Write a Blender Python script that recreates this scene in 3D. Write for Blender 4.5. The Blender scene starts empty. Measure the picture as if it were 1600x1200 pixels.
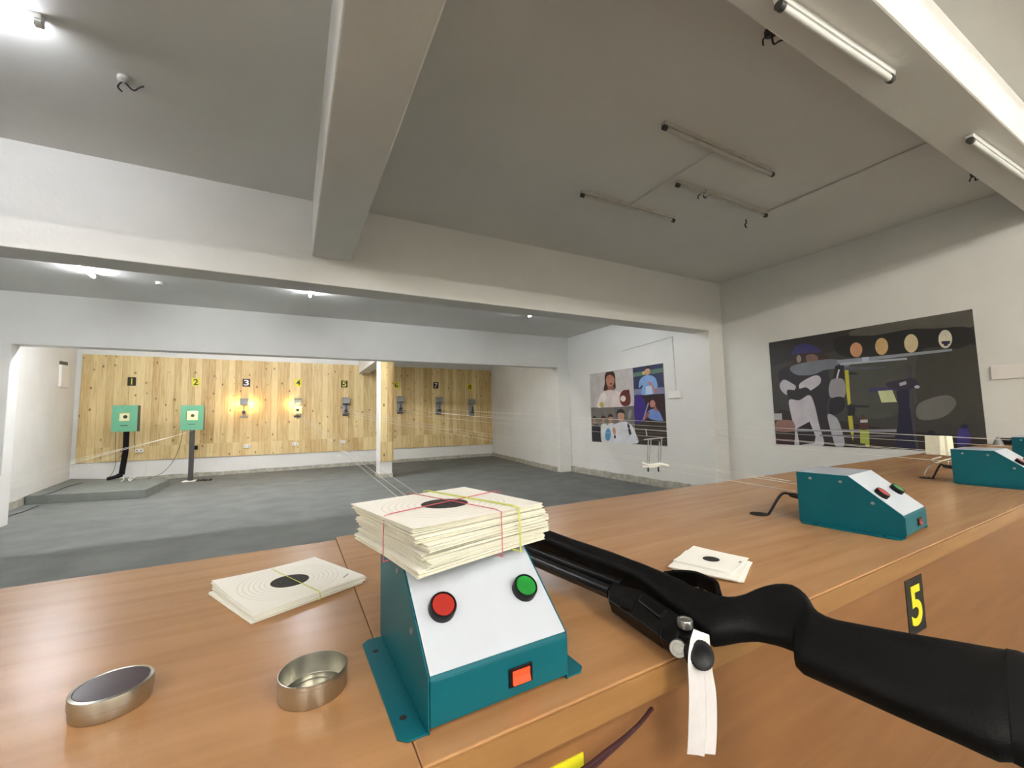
import bpy, bmesh, math, random
from mathutils import Vector, Matrix
import numpy as np
random.seed(7)
SC = bpy.context.scene
COL = SC.collection

# ------------------------------------------------------------------ camera
CZ = 1.05                      # camera height above the floor
FPX = 645.13                   # focal length in pixels of the 1600 px wide frame
RX, RY, RZ = -0.07974441, -0.02207019, 0.48992952
def rotmat():
    cx, sx, cy, sy, cz, sz = math.cos(RX), math.sin(RX), math.cos(RY), math.sin(RY), math.cos(RZ), math.sin(RZ)
    Yw = np.array([[cz, -sz, 0], [sz, cz, 0], [0, 0, 1]])
    B = np.array([[1, 0, 0], [0, 0, -1], [0, 1, 0]])
    P = np.array([[1, 0, 0], [0, cx, -sx], [0, sx, cx]])
    Ro = np.array([[cy, -sy, 0], [sy, cy, 0], [0, 0, 1]])
    return Ro @ P @ B @ Yw
M = rotmat()
cam_d = bpy.data.cameras.new('camera')
cam = bpy.data.objects.new('camera', cam_d); COL.objects.link(cam)
cam_d.sensor_fit = 'HORIZONTAL'; cam_d.sensor_width = 36; cam_d.lens = FPX * 36 / 1600
cam_d.clip_start = 0.01; cam_d.clip_end = 100
r, u, b = M[0], -M[1], -M[2]
cam.matrix_world = Matrix(((r[0], u[0], b[0], 0), (r[1], u[1], b[1], 0), (r[2], u[2], b[2], CZ), (0, 0, 0, 1)))
SC.camera = cam
# ------------------------------------------------------------------ world, exposure
wd = bpy.data.worlds.new('world'); SC.world = wd; wd.use_nodes = True
wd.node_tree.nodes['Background'].inputs[0].default_value = (0.9, 0.93, 1, 1)
wd.node_tree.nodes['Background'].inputs[1].default_value = 0.02
SC.view_settings.view_transform = 'Standard'; SC.view_settings.look = 'None'
SC.view_settings.exposure = 3.22; SC.view_settings.gamma = 1.0
try: SC.view_settings.use_curve_mapping = False
except Exception: pass
TUBE_REAR, TUBE_FILL, TUBE_LIT, TUBE_MID, TUBE_FAR = 40.0, 16.5, 9.2, 15.5, 37.0      # emission of the lit tubes and of the added near row

# pixel -> world point on a plane (heights relative to the camera)
def ray(x, y): return M.T @ np.array([(x - 800) / FPX, (y - 600) / FPX, 1.0])
def V(p): return Vector((float(p[0]), float(p[1]), float(p[2]) + CZ))
def onz(x, y, z): q = ray(x, y); return V(q * (z / q[2]))
def ony(x, y, Y): q = ray(x, y); return V(q * (Y / q[1]))
def onx(x, y, X): q = ray(x, y); return V(q * (X / q[0]))
def onplane(x, y, o, n):
    q = Vector([float(c) for c in ray(x, y)]); c = Vector((0, 0, CZ))
    return c + q * ((o - c).dot(n) / q.dot(n))
def w(x, y, z): return Vector((x, y, z + CZ))
TT = -0.30                     # worktop height relative to the camera

# ------------------------------------------------------------------ materials
MATS = {}
def s2l(c): return tuple(((v / 255) / 12.92 if v / 255 <= 0.04045 else (((v / 255) + 0.055) / 1.055) ** 2.4) for v in c)
def mat(name, rgb, rough=0.6, metal=0.0, noise=0.0, nscale=20.0, bump=0.0, bscale=80.0, emit=None, es=0.0, spec=0.5, trans=0.0, stretch=None):
    if name in MATS: return MATS[name]
    m = bpy.data.materials.new(name); m.use_nodes = True; nt = m.node_tree; N = nt.nodes; L = nt.links
    bs = N['Principled BSDF']; c = s2l(rgb) + (1,)
    bs.inputs['Base Color'].default_value = c; bs.inputs['Roughness'].default_value = rough
    bs.inputs['Metallic'].default_value = metal; bs.inputs['Specular IOR Level'].default_value = spec
    if trans: bs.inputs['Transmission Weight'].default_value = trans
    tc = N.new('ShaderNodeTexCoord')
    src = tc.outputs['Object']
    if stretch:
        mp = N.new('ShaderNodeMapping'); mp.inputs['Scale'].default_value = stretch; L.new(src, mp.inputs[0]); src = mp.outputs[0]
    if noise > 0:
        nz = N.new('ShaderNodeTexNoise'); nz.inputs['Scale'].default_value = nscale; nz.inputs['Detail'].default_value = 5
        L.new(src, nz.inputs['Vector'])
        rp = N.new('ShaderNodeMapRange'); rp.inputs[1].default_value = 0.3; rp.inputs[2].default_value = 0.7
        rp.inputs[3].default_value = 1 - noise; rp.inputs[4].default_value = 1 + noise * 0.5
        L.new(nz.outputs[0], rp.inputs[0])
        mx = N.new('ShaderNodeVectorMath'); mx.operation = 'SCALE'; mx.inputs[0].default_value = c[:3]
        L.new(rp.outputs[0], mx.inputs['Scale']); L.new(mx.outputs[0], bs.inputs['Base Color'])
    if bump > 0:
        n2 = N.new('ShaderNodeTexNoise'); n2.inputs['Scale'].default_value = bscale; n2.inputs['Detail'].default_value = 4
        L.new(src, n2.inputs['Vector'])
        bp = N.new('ShaderNodeBump'); bp.inputs['Strength'].default_value = bump; bp.inputs['Distance'].default_value = 0.01
        L.new(n2.outputs[0], bp.inputs['Height']); L.new(bp.outputs[0], bs.inputs['Normal'])
    if emit is not None:
        bs.inputs['Emission Color'].default_value = s2l(emit) + (1,); bs.inputs['Emission Strength'].default_value = es
    MATS[name] = m; return m

def laminate(name, rgb_a, rgb_b, rough):
    m = bpy.data.materials.new(name); m.use_nodes = True; N = m.node_tree.nodes; L = m.node_tree.links; bs = N['Principled BSDF']
    tc = N.new('ShaderNodeTexCoord'); mp = N.new('ShaderNodeMapping'); mp.inputs['Scale'].default_value = (1.2, 14, 14)
    L.new(tc.outputs['Object'], mp.inputs[0])
    nz = N.new('ShaderNodeTexNoise'); nz.inputs['Scale'].default_value = 2.2; nz.inputs['Detail'].default_value = 7; nz.inputs['Distortion'].default_value = 0.6
    L.new(mp.outputs[0], nz.inputs['Vector'])
    cr = N.new('ShaderNodeValToRGB'); cr.color_ramp.elements[0].position = 0.3; cr.color_ramp.elements[1].position = 0.72
    cr.color_ramp.elements[0].color = s2l(rgb_a) + (1,); cr.color_ramp.elements[1].color = s2l(rgb_b) + (1,)
    L.new(nz.outputs[0], cr.inputs[0]); L.new(cr.outputs[0], bs.inputs['Base Color'])
    bs.inputs['Roughness'].default_value = rough
    n2 = N.new('ShaderNodeTexNoise'); n2.inputs['Scale'].default_value = 260; L.new(tc.outputs['Object'], n2.inputs['Vector'])
    bp = N.new('ShaderNodeBump'); bp.inputs['Strength'].default_value = 0.06; bp.inputs['Distance'].default_value = 0.002
    L.new(n2.outputs[0], bp.inputs['Height']); L.new(bp.outputs[0], bs.inputs['Normal'])
    return m

def pine(name, lo, hi):
    m = bpy.data.materials.new(name); m.use_nodes = True; N = m.node_tree.nodes; L = m.node_tree.links; bs = N['Principled BSDF']
    def math_(op, a, b=None):
        n = N.new('ShaderNodeMath'); n.operation = op
        for i, v in enumerate((a, b)):
            if v is None: continue
            if isinstance(v, (int, float)): n.inputs[i].default_value = v
            else: L.new(v, n.inputs[i])
        return n.outputs[0]
    tc = N.new('ShaderNodeTexCoord'); sp = N.new('ShaderNodeSeparateXYZ'); L.new(tc.outputs['Object'], sp.inputs[0])
    px = math_('ADD', sp.outputs[0], sp.outputs[1])
    k = math_('DIVIDE', px, 0.112); fl = math_('FLOOR', k); fr = math_('FRACT', k)
    row = math_('LESS_THAN', sp.outputs[2], CZ - 0.40)
    cb = N.new('ShaderNodeCombineXYZ'); L.new(fl, cb.inputs[0]); L.new(row, cb.inputs[1])
    wn = N.new('ShaderNodeTexWhiteNoise'); wn.noise_dimensions = '2D'; L.new(cb.outputs[0], wn.inputs[0])
    mp = N.new('ShaderNodeMapping'); mp.inputs['Scale'].default_value = (22, 22, 1.6)
    off = N.new('ShaderNodeVectorMath'); off.operation = 'SCALE'; L.new(wn.outputs[1], off.inputs[0]); off.inputs['Scale'].default_value = 9
    ad = N.new('ShaderNodeVectorMath'); ad.operation = 'ADD'; L.new(tc.outputs['Object'], ad.inputs[0]); L.new(off.outputs[0], ad.inputs[1])
    L.new(ad.outputs[0], mp.inputs[0])
    g = N.new('ShaderNodeTexNoise'); g.inputs['Scale'].default_value = 1.3; g.inputs['Detail'].default_value = 5; g.inputs['Distortion'].default_value = 1.2
    L.new(mp.outputs[0], g.inputs['Vector'])
    f = math_('ADD', math_('MULTIPLY', wn.outputs[0], 0.40), math_('MULTIPLY', g.outputs[0], 0.85))
    cr = N.new('ShaderNodeValToRGB'); e = cr.color_ramp.elements
    e[0].position = 0.22; e[0].color = s2l(hi) + (1,); e[1].position = 0.98; e[1].color = s2l(lo) + (1,)
    mid = cr.color_ramp.elements.new(0.6); mid.color = tuple((p * 0.6 + q * 0.4) for p, q in zip(s2l(hi), s2l(lo))) + (1,)
    L.new(f, cr.inputs[0])
    # knots
    ck = N.new('ShaderNodeCombineXYZ'); L.new(px, ck.inputs[0]); L.new(math_('MULTIPLY', sp.outputs[2], 0.62), ck.inputs[1])
    vo = N.new('ShaderNodeTexVoronoi'); vo.voronoi_dimensions = '2D'; vo.inputs['Scale'].default_value = 6.5; L.new(ck.outputs[0], vo.inputs['Vector'])
    vs_ = N.new('ShaderNodeSeparateXYZ'); L.new(vo.outputs[1], vs_.inputs[0])
    kd = math_('ADD', vo.outputs[0], math_('MULTIPLY', vs_.outputs[0], 0.20))
    kn = N.new('ShaderNodeMapRange'); kn.inputs[1].default_value = 0.07; kn.inputs[2].default_value = 0.15; kn.inputs[3].default_value = 0.8; kn.inputs[4].default_value = 0.0
    L.new(kd, kn.inputs[0])
    seam = math_('LESS_THAN', fr, 0.035)
    dk = math_('MAXIMUM', kn.outputs[0], math_('MULTIPLY', seam, 0.45))
    mx = N.new('ShaderNodeMix'); mx.data_type = 'RGBA'; L.new(dk, mx.inputs[0]); L.new(cr.outputs[0], mx.inputs[6]); mx.inputs[7].default_value = s2l((96, 62, 34)) + (1,)
    L.new(mx.outputs[2], bs.inputs['Base Color']); bs.inputs['Roughness'].default_value = 0.55
    return m

def card_mat(name, size, bull, rings, n, paper=(244, 242, 235)):
    """printed target: black bull with fine rings around it, centre at the local origin"""
    m = bpy.data.materials.new(name); m.use_nodes = True; N = m.node_tree.nodes; L = m.node_tree.links; bs = N['Principled BSDF']
    tc = N.new('ShaderNodeTexCoord'); sp = N.new('ShaderNodeSeparateXYZ'); L.new(tc.outputs['Object'], sp.inputs[0])
    cb = N.new('ShaderNodeCombineXYZ'); L.new(sp.outputs[0], cb.inputs[0]); L.new(sp.outputs[1], cb.inputs[1])
    ln = N.new('ShaderNodeVectorMath'); ln.operation = 'LENGTH'; L.new(cb.outputs[0], ln.inputs[0])
    def mt(op, a, b=None):
        q = N.new('ShaderNodeMath'); q.operation = op
        for i, v in enumerate((a, b)):
            if v is None: continue
            if isinstance(v, (int, float)): q.inputs[i].default_value = v
            else: L.new(v, q.inputs[i])
        return q.outputs[0]
    d = ln.outputs['Value']
    inb = mt('LESS_THAN', d, bull)
    st = (rings - bull) / n
    fr = mt('FRACT', mt('DIVIDE', mt('SUBTRACT', d, bull), st))
    line = mt('MULTIPLY', mt('LESS_THAN', fr, 0.13), mt('LESS_THAN', d, rings + st * 0.2))
    line = mt('MULTIPLY', line, 0.32)
    fin = mt('FRACT', mt('DIVIDE', d, bull / 4)); inl = mt('MULTIPLY', mt('LESS_THAN', fin, 0.05), 0.25)
    mx = N.new('ShaderNodeMix'); mx.data_type = 'RGBA'; L.new(line, mx.inputs[0]); mx.inputs[6].default_value = s2l(paper) + (1,); mx.inputs[7].default_value = s2l((120, 120, 115)) + (1,)
    m2 = N.new('ShaderNodeMix'); m2.data_type = 'RGBA'; L.new(inl, m2.inputs[0]); m2.inputs[6].default_value = s2l((34, 33, 33)) + (1,); m2.inputs[7].default_value = s2l((200, 200, 195)) + (1,)
    m3 = N.new('ShaderNodeMix'); m3.data_type = 'RGBA'; L.new(inb, m3.inputs[0]); L.new(mx.outputs[2], m3.inputs[6]); L.new(m2.outputs[2], m3.inputs[7])
    L.new(m3.outputs[2], bs.inputs['Base Color']); bs.inputs['Roughness'].default_value = 0.7
    return m

def carpet(name, rgb):
    m = mat(name, rgb, 0.95, noise=0.16, nscale=3.0, bump=0.5, bscale=160, spec=0.15)
    return m

PLASTER = mat('white wall plaster', (226, 225, 220), 0.75, noise=0.035, nscale=2.5, bump=0.12, bscale=35, spec=0.3)
CEILP = mat('off white ceiling paint', (220, 219, 214), 0.8, noise=0.03, nscale=2.0, bump=0.10, bscale=30, spec=0.25)
SKIRT = mat('rough grey cement skirting', (178, 174, 160), 0.85, noise=0.3, nscale=14, bump=0.5, bscale=30)
CARPET = carpet('grey floor carpet', (121, 123, 119))
STEP = mat('grey carpet on platform', (128, 131, 126), 0.95, noise=0.12, nscale=5, bump=0.4, bscale=160, spec=0.15)
PINE = pine('knotty pine boards', (180, 142, 86), (236, 216, 160))
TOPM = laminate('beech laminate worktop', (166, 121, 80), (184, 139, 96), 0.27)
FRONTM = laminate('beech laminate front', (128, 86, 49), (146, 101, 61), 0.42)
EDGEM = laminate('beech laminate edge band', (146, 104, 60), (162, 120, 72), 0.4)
TEAL = mat('teal powder coat', (0, 92, 104), 0.45, noise=0.04, nscale=40, bump=0.05, bscale=400, spec=0.3)
WHITEP = mat('glossy white sheet', (190, 197, 208), 0.22, noise=0.01)
BLKP = mat('black plastic', (20, 20, 22), 0.4, spec=0.25, noise=0.1, nscale=40)
BLKM = mat('matt black synthetic stock', (12, 12, 13), 0.5, noise=0.15, nscale=60, bump=0.15, bscale=500, spec=0.16)
BLKS = mat('blued steel', (14, 14, 15), 0.3, spec=0.3, metal=0.0, noise=0.1, nscale=60)
RUBBER = mat('black rubber', (14, 14, 15), 0.6, spec=0.2, noise=0.1, nscale=80)
STEELM = mat('bright knurled steel', (200, 200, 198), 0.3, metal=0.9, noise=0.08, nscale=300)
TIN = mat('tin plate', (188, 186, 176), 0.3, metal=0.95, noise=0.06, nscale=60)
TINLBL = mat('dark printed tin lid', (66, 48, 54), 0.3, noise=0.35, nscale=40)
REDC = mat('red button plastic', (160, 38, 30), 0.3, noise=0.03)
GRNC = mat('green button plastic', (22, 124, 44), 0.3, noise=0.03)
REDL = mat('lit red rocker', (240, 60, 35), 0.3, emit=(255, 60, 25), es=.16)
REDD = mat('dark red rocker', (150, 36, 30), 0.3)
PAPER = mat('cream card stock', (234, 230, 212), 0.75, noise=0.05, nscale=200)
PAPER2 = mat('white card stock', (243, 241, 232), 0.75, noise=0.04, nscale=150)
RBAND = mat('red rubber band', (196, 84, 98), 0.6)
YBAND = mat('yellow green rubber band', (200, 206, 96), 0.6)
SCREW = mat('screw head steel', (170, 172, 176), 0.3, metal=0.9, noise=0.1, nscale=400)
STRING = mat('white target string', (232, 230, 220), 0.6)
TUBEW = mat('white tube batten', (214, 214, 210), 0.45, noise=0.03)
TUBEG = mat('dusty tube batten', (190, 187, 178), 0.6, noise=0.12, nscale=12)
PVC = mat('white plastic conduit', (206, 206, 200), 0.5, noise=0.05)
DKHOLE = mat('dark hole', (30, 20, 14), 0.8)
YEL = mat('yellow sign vinyl', (222, 214, 34), 0.45)
BLKV = mat('black sign vinyl', (30, 26, 22), 0.5)
WHTV = mat('white sign vinyl', (236, 232, 226), 0.5)
GREENB = mat('green painted steel', (100, 166, 130), 0.45, noise=0.05)
DKGREY = mat('dark grey metal', (70, 68, 66), 0.5, metal=0.3, noise=0.15)
LTGREY = mat('light grey metal', (150, 152, 150), 0.5, metal=0.3, noise=0.1)
MAROON = mat('dark maroon cord', (58, 20, 26), 0.45)
CABLEB = mat('black cable', (30, 29, 30), 0.5)
TAGP = mat('white paper tag', (226, 222, 224), 0.6, noise=0.04, nscale=60)
BROWNB = mat('dark brown wood', (72, 48, 34), 0.5, noise=0.2)
CREAMC = mat('cream foam', (226, 222, 200), 0.7, noise=0.06, nscale=60)
CARD1 = card_mat('printed target card', 0.185, 0.031, 0.080, 6)
CARD2 = card_mat('small printed target card', 0.125, 0.0155, 0.024, 3)
STEELB = mat('blued steel tube', (16, 16, 18), 0.28, spec=0.6)
CARDF = card_mat('far target card', 0.17, 0.030, 0.07, 3, (240, 230, 180))
def glow(name, rgb, s): return mat(name, (235, 238, 240), 0.4, emit=rgb, es=s)
GLOW_REAR = glow('lit tube behind', (255, 250, 240), TUBE_REAR)
GLOW_FILL = glow('added fill tube over the bench', (255, 250, 240), TUBE_FILL)
GLOW_LIT = glow('lit tube front bay', (240, 244, 255), TUBE_LIT)
GLOW_MID = glow('lit tube middle bay', (244, 248, 255), TUBE_MID)
GLOW_DIM = glow('dim lit tube middle bay', (244, 248, 255), 9.5)
GLOW_FAR_FILL = glow('added dim fill tube far bay', (255, 248, 236), 4.0)
GLOW_FAR = glow('lit tube far bay', (244, 247, 255), TUBE_FAR)

# ------------------------------------------------------------------ mesh helpers
class MB:
    def __init__(s): s.v = []; s.f = []; s.m = []
    def add(s, verts, faces, mi=0):
        o = len(s.v); s.v += [Vector(p) for p in verts]; s.f += [[o + i for i in f] for f in faces]; s.m += [mi] * len(faces); return s
    def box(s, x0, x1, y0, y1, z0, z1, mi=0):
        return s.add([(x0, y0, z0), (x1, y0, z0), (x1, y1, z0), (x0, y1, z0), (x0, y0, z1), (x1, y0, z1), (x1, y1, z1), (x0, y1, z1)],
                     [(0, 3, 2, 1), (4, 5, 6, 7), (0, 1, 5, 4), (1, 2, 6, 5), (2, 3, 7, 6), (3, 0, 4, 7)], mi)
    def prism(s, pts, vec, mi=0):
        n = len(pts); P = [Vector(p) for p in pts]; vec = Vector(vec); Q = [p + vec for p in P]
        return s.add(P + Q, [tuple(range(n))[::-1], tuple(range(n, 2 * n))] + [(i, (i + 1) % n, n + (i + 1) % n, n + i) for i in range(n)], mi)
    def loft(s, rings, mi=0, cap=True, closed=True):
        n = len(rings[0]); V_ = [p for r_ in rings for p in r_]; F = []
        for k in range(len(rings) - 1):
            for i in range(n if closed else n - 1):
                j = (i + 1) % n; F.append((k * n + i, k * n + j, (k + 1) * n + j, (k + 1) * n + i))
        if cap: F.append(tuple(range(n))[::-1]); F.append(tuple((len(rings) - 1) * n + i for i in range(n)))
        return s.add(V_, F, mi)
    def tube(s, path, r_, n=8, mi=0, cap=True):
        P = [Vector(p) for p in path]; rings = []; up = None
        for i, p in enumerate(P):
            t = (P[min(i + 1, len(P) - 1)] - P[max(i - 1, 0)]).normalized()
            if up is None:
                up = Vector((0, 0, 1)) if abs(t.z) < 0.9 else Vector((1, 0, 0))
            a = up - t * up.dot(t)
            if a.length < 1e-6: a = Vector((1, 0, 0)) - t * t.x
            a.normalize(); up = a; b_ = t.cross(a)
            rr = r_[i] if isinstance(r_, (list, tuple)) else r_
            rings.append([p + (a * math.cos(2 * math.pi * k / n) + b_ * math.sin(2 * math.pi * k / n)) * rr for k in range(n)])
        return s.loft(rings, mi, cap)
    def cyl(s, c, axis, r_, h, n=32, mi=0, bev=0.0):
        c = Vector(c); axis = Vector(axis).normalized()
        if bev: return s.tubeR([(c, r_ - bev), (c + axis * 0.0001, r_ - bev * 0.3), (c + axis * bev, r_), (c + axis * (h - bev), r_), (c + axis * (h - bev * 0.3), r_ - bev * 0.3), (c + axis * h, r_ - bev)], axis, n, mi)
        return s.tubeR([(c, r_), (c + axis * h, r_)], axis, n, mi)
    def tubeR(s, prs, axis, n=32, mi=0, cap=True, ell=None):
        axis = Vector(axis).normalized(); a = Vector((0, 0, 1)) if abs(axis.z) < 0.9 else Vector((1, 0, 0))
        a = (a - axis * a.dot(axis)).normalized(); b_ = axis.cross(a); rings = []
        for p, rr in prs:
            rings.append([Vector(p) + (a * math.cos(2 * math.pi * k / n) + b_ * math.sin(2 * math.pi * k / n)) * rr for k in range(n)])
        return s.loft(rings, mi, cap)
    def build(s, name, mats, parent=None, org=None, smooth=False, bevel=0.0, mtx=None, segs=2):
        me = bpy.data.meshes.new(name)
        vs = s.v
        if mtx is not None: vs = [mtx @ p for p in vs]
        if org is not None: vs = [p - org for p in vs]
        me.from_pydata([tuple(p) for p in vs], [], s.f)
        if not isinstance(mats, (list, tuple)): mats = [mats]
        for m_ in mats: me.materials.append(m_)
        me.polygons.foreach_set('material_index', s.m); me.update()
        bm = bmesh.new(); bm.from_mesh(me); bmesh.ops.recalc_face_normals(bm, faces=bm.faces); bm.to_mesh(me); bm.free()
        o = bpy.data.objects.new(name, me); COL.objects.link(o)
        if smooth:
            me.polygons.foreach_set('use_smooth', [True] * len(me.polygons))
            try: me.set_sharp_from_angle(angle=math.radians(35))
            except Exception: pass
        if bevel > 0:
            bv = o.modifiers.new('bevel', 'BEVEL'); bv.width = bevel; bv.segments = segs; bv.limit_method = 'ANGLE'; bv.angle_limit = math.radians(40)
        if parent: o.parent = parent
        return o
def tag(o, label=None, cat=None, group=None, kind=None):
    if label: o['label'] = label
    if cat: o['category'] = cat
    if group: o['group'] = group
    if kind: o['kind'] = kind
    return o
def empty(name, loc, label, cat, group=None, rz=0.0):
    o = bpy.data.objects.new(name, None); COL.objects.link(o); o.location = loc; o.rotation_euler = (0, 0, rz); o.empty_display_size = 0.05
    return tag(o, label, cat, group)
def struct(name, mb, m, **k): return tag(mb.build(name, m, **k), kind='structure')
def solo(name, mb, m, label, cat, group=None, org=None, **k):
    """a thing that is a single mesh, its origin at its base"""
    if org is None:
        xs = [p.x for p in mb.v]; ys = [p.y for p in mb.v]; zs = [p.z for p in mb.v]
        org = Vector(((min(xs) + max(xs)) / 2, (min(ys) + max(ys)) / 2, min(zs)))
    o = mb.build(name, m, org=org, **k); o.location = org
    return tag(o, label, cat, group)
def spline(pts, n=6, closed=False):
    P = [Vector(p) for p in pts]; out = []; L_ = len(P); R_ = L_ if closed else L_ - 1
    for i in range(R_):
        g = (lambda k: P[k % L_]) if closed else (lambda k: P[max(0, min(L_ - 1, k))])
        a, b_, c, d = g(i - 1), g(i), g(i + 1), g(i + 2)
        for k in range(n):
            t = k / n
            out.append(0.5 * ((2 * b_) + (c - a) * t + (2 * a - 5 * b_ + 4 * c - d) * t * t + (3 * b_ - a - 3 * c + d) * t ** 3))
    if not closed: out.append(P[-1])
    return out
def text_mesh(s, size, depth, offset=0.0):
    cu = bpy.data.curves.new('digit', 'FONT'); cu.body = s; cu.size = size; cu.extrude = depth; cu.offset = offset
    cu.align_x = 'CENTER'; cu.align_y = 'CENTER'
    o = bpy.data.objects.new('tmp', cu); COL.objects.link(o)
    me = bpy.data.meshes.new_from_object(o.evaluated_get(bpy.context.evaluated_depsgraph_get()))
    COL.objects.unlink(o); bpy.data.objects.remove(o)
    return me

# ================================================================== THE ROOM
XL, XR, XP = -3.4, 4.97, 4.70            # left wall, right wall, face of right pillars and middle bay wall
YB1, YB1b, YB2, YB2b, YF = 3.42, 3.655, 6.48, 6.66, 10.40
YREAR = -4.2; ZC, ZCM, ZCF = 1.70, 1.50, 1.60
ZF = -CZ
fl = MB(); fl.box(XL - .3, XR + .3, YREAR - .2, YF + .3, -0.2, 0.0); struct('floor', fl, CARPET)
c = MB(); c.box(XL - .3, XR + .3, YREAR - .2, YB1 + .1, CZ + ZC, CZ + ZC + .2); struct('ceiling', c, CEILP)
c = MB(); c.box(XL - .3, XR + .3, YB1b - .1, YB2 + .1, CZ + ZCM, CZ + ZCM + .2); struct('ceiling', c, CEILP)
c = MB(); c.box(XL - .5, XR + .3, YB2b - .1, YF + .3, CZ + ZCF, CZ + ZCF + .2); struct('ceiling', c, CEILP)
b1 = MB(); b1.box(XL, XR + .05, YB1, YB1b, CZ + 1.05, CZ + ZC + .05); struct('trim_1', b1, PLASTER, bevel=.006)
b2 = MB(); b2.box(XL - .2, XR, YB2, YB2b, CZ + .915, CZ + ZCM + .15); struct('trim_2', b2, PLASTER, bevel=.006)
b3 = MB(); b3.box(.113, .392, .80, YB1, CZ + 1.26, CZ + ZC + .02); struct('trim_3', b3, PLASTER, bevel=.008)
b4 = MB(); b4.box(XL, XR, .565, .81, CZ + 1.43, CZ + ZC + .02); struct('trim_4', b4, PLASTER, bevel=.008)
b5 = MB(); b5.box(1.39, 1.62, 7.9, YF, CZ + 1.12, CZ + ZCF + .02); struct('trim_5', b5, PLASTER, bevel=.006)
# walls
wl = MB(); wl.box(XL - .2, XL, YREAR, YB2, 0, CZ + ZC + .1); struct('wall_left', wl, PLASTER)
pL0 = onz(0, 803, ZF); pL1 = onz(116, 755, ZF); dl = (pL1 - pL0).normalized(); pA = pL0 + dl * ((YB2 - pL0.y) / dl.y); pB = pL0 + dl * ((YF + .1 - pL0.y) / dl.y)
wl = MB(); wl.prism([pA, pB, pB + Vector((-.3, 0, 0)), pA + Vector((-.9, 0, 0))], (0, 0, CZ + ZCF + .1)); struct('wall_left', wl, PLASTER)
pl = MB(); pl.box(XL, -2.715, YB2, YB2b, 0, CZ + .92); struct('trim_6', pl, PLASTER, bevel=.006)
wr = MB(); wr.box(XR, XR + .2, YREAR, YB1, 0, CZ + ZC + .1); struct('wall_right', wr, PLASTER)
wr = MB(); wr.box(XP, XP + .4, YB1 + .004, YB2 - .001, 0, CZ + ZCM + .1); struct('wall_right', wr, PLASTER)
pr0 = onz(873, 737.6, ZF); pr1 = onz(777, 714, ZF); dr = (pr1 - pr0).normalized()
pr1 = pr0 + dr * ((YF + .1 - pr0.y) / dr.y)
wr = MB(); wr.prism([(pr0.x, YB2 + .002, 0), (pr0.x + .35, YB2 + .002, 0), (pr1.x + .4, YF + .1, 0), (pr1.x, YF + .1, 0), (pr0.x + .002, YB2 + .25, 0)], (0, 0, CZ + ZCF + .1)); struct('wall_right', wr, PLASTER, bevel=.004)
wb = MB(); wb.box(XL - .6, XR + .3, YF, YF + .2, 0, CZ + ZCF + .1); struct('wall_back', wb, PLASTER)
wb = MB(); wb.box(XL - .3, XR + .3, YREAR - .2, YREAR, 0, CZ + ZC + .1); struct('wall_front', wb, PLASTER)
# skirtings
def skirt(name, a, b_, off, h=.085, t=.02):
    a = Vector(a); b_ = Vector(b_); off = Vector(off).normalized() * t; n = 40; mb = MB(); rings = []
    for i in range(n + 1):
        p = a.lerp(b_, i / n); j = random.uniform(-.006, .006); hh = h + random.uniform(-.008, .008)
        rings.append([p, p + off * (1 + j * 20), p + off * (.9 + j * 20) + Vector((0, 0, hh)), p + Vector((0, 0, hh + .004))])
    mb.loft(rings); struct(name, mb, SKIRT)
skirt('baseboard_back', (-3.3, YF, 0), (pr1.x, YF, 0), (0, -1, 0), .07, .03)
skirt('baseboard_right', (XP, YB1 + .3, 0), (XP, YB2, 0), (-1, 0, 0), .10)
skirt('baseboard_right', (pr0.x, YB2 + .1, 0), (pr1.x, YF, 0), (-1, 0, 0), .09)
skirt('baseboard_left', (pA.x, pA.y, 0), (pB.x, pB.y - .1, 0), (1, 0, 0), .10, .03)
# pine cladding on the far wall
pn = MB()
q = [ony(130, 553, YF - .03), ony(117, 724, YF - .03), ony(777, 693.5, YF - .03), ony(777, 579.5, YF - .03)]
pn.prism(q, (0, .03, 0)); struct('trim_7', pn, PINE)
# wood clad post in the far bay
post = MB(); post.box(1.405, 1.63, 7.78, 8.10, 0, CZ + 1.3)
struct('trim_8', post, PLASTER, bevel=.004)
pc = MB(); pc.box(1.425, 1.64, 7.755, 7.78, .30, CZ + 1.2); pc.box(1.63, 1.655, 7.755, 8.08, .30, CZ + 1.2); struct('trim_9', pc, PINE)
for i, o_ in enumerate([(1.39, 7.765, 1.645, 8.12)]):
    pb = MB(); pb.box(o_[0], o_[2], o_[1], o_[3], 0, .08); struct('trim_10', pb, SKIRT, bevel=.006)

# platform at lane 1
pf = MB(); fz = -.93
P1 = onz(47, 776, fz); P2 = onz(228, 765, fz); P3 = onz(265, 748, fz)
wx = lambda Y: pA.x + dl.x / dl.y * (Y - pA.y) + .032
yl = P1.y + .12
pf.prism([(wx(yl), yl, 0), (P2.x, P2.y, 0), (P3.x, min(P3.y, YF - .035), 0), (wx(YF - .035), YF - .035, 0)], (0, 0, fz + CZ))
solo('platform', pf, STEP, 'low grey carpeted platform in the far left corner under target one', 'platform', bevel=.006)

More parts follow.
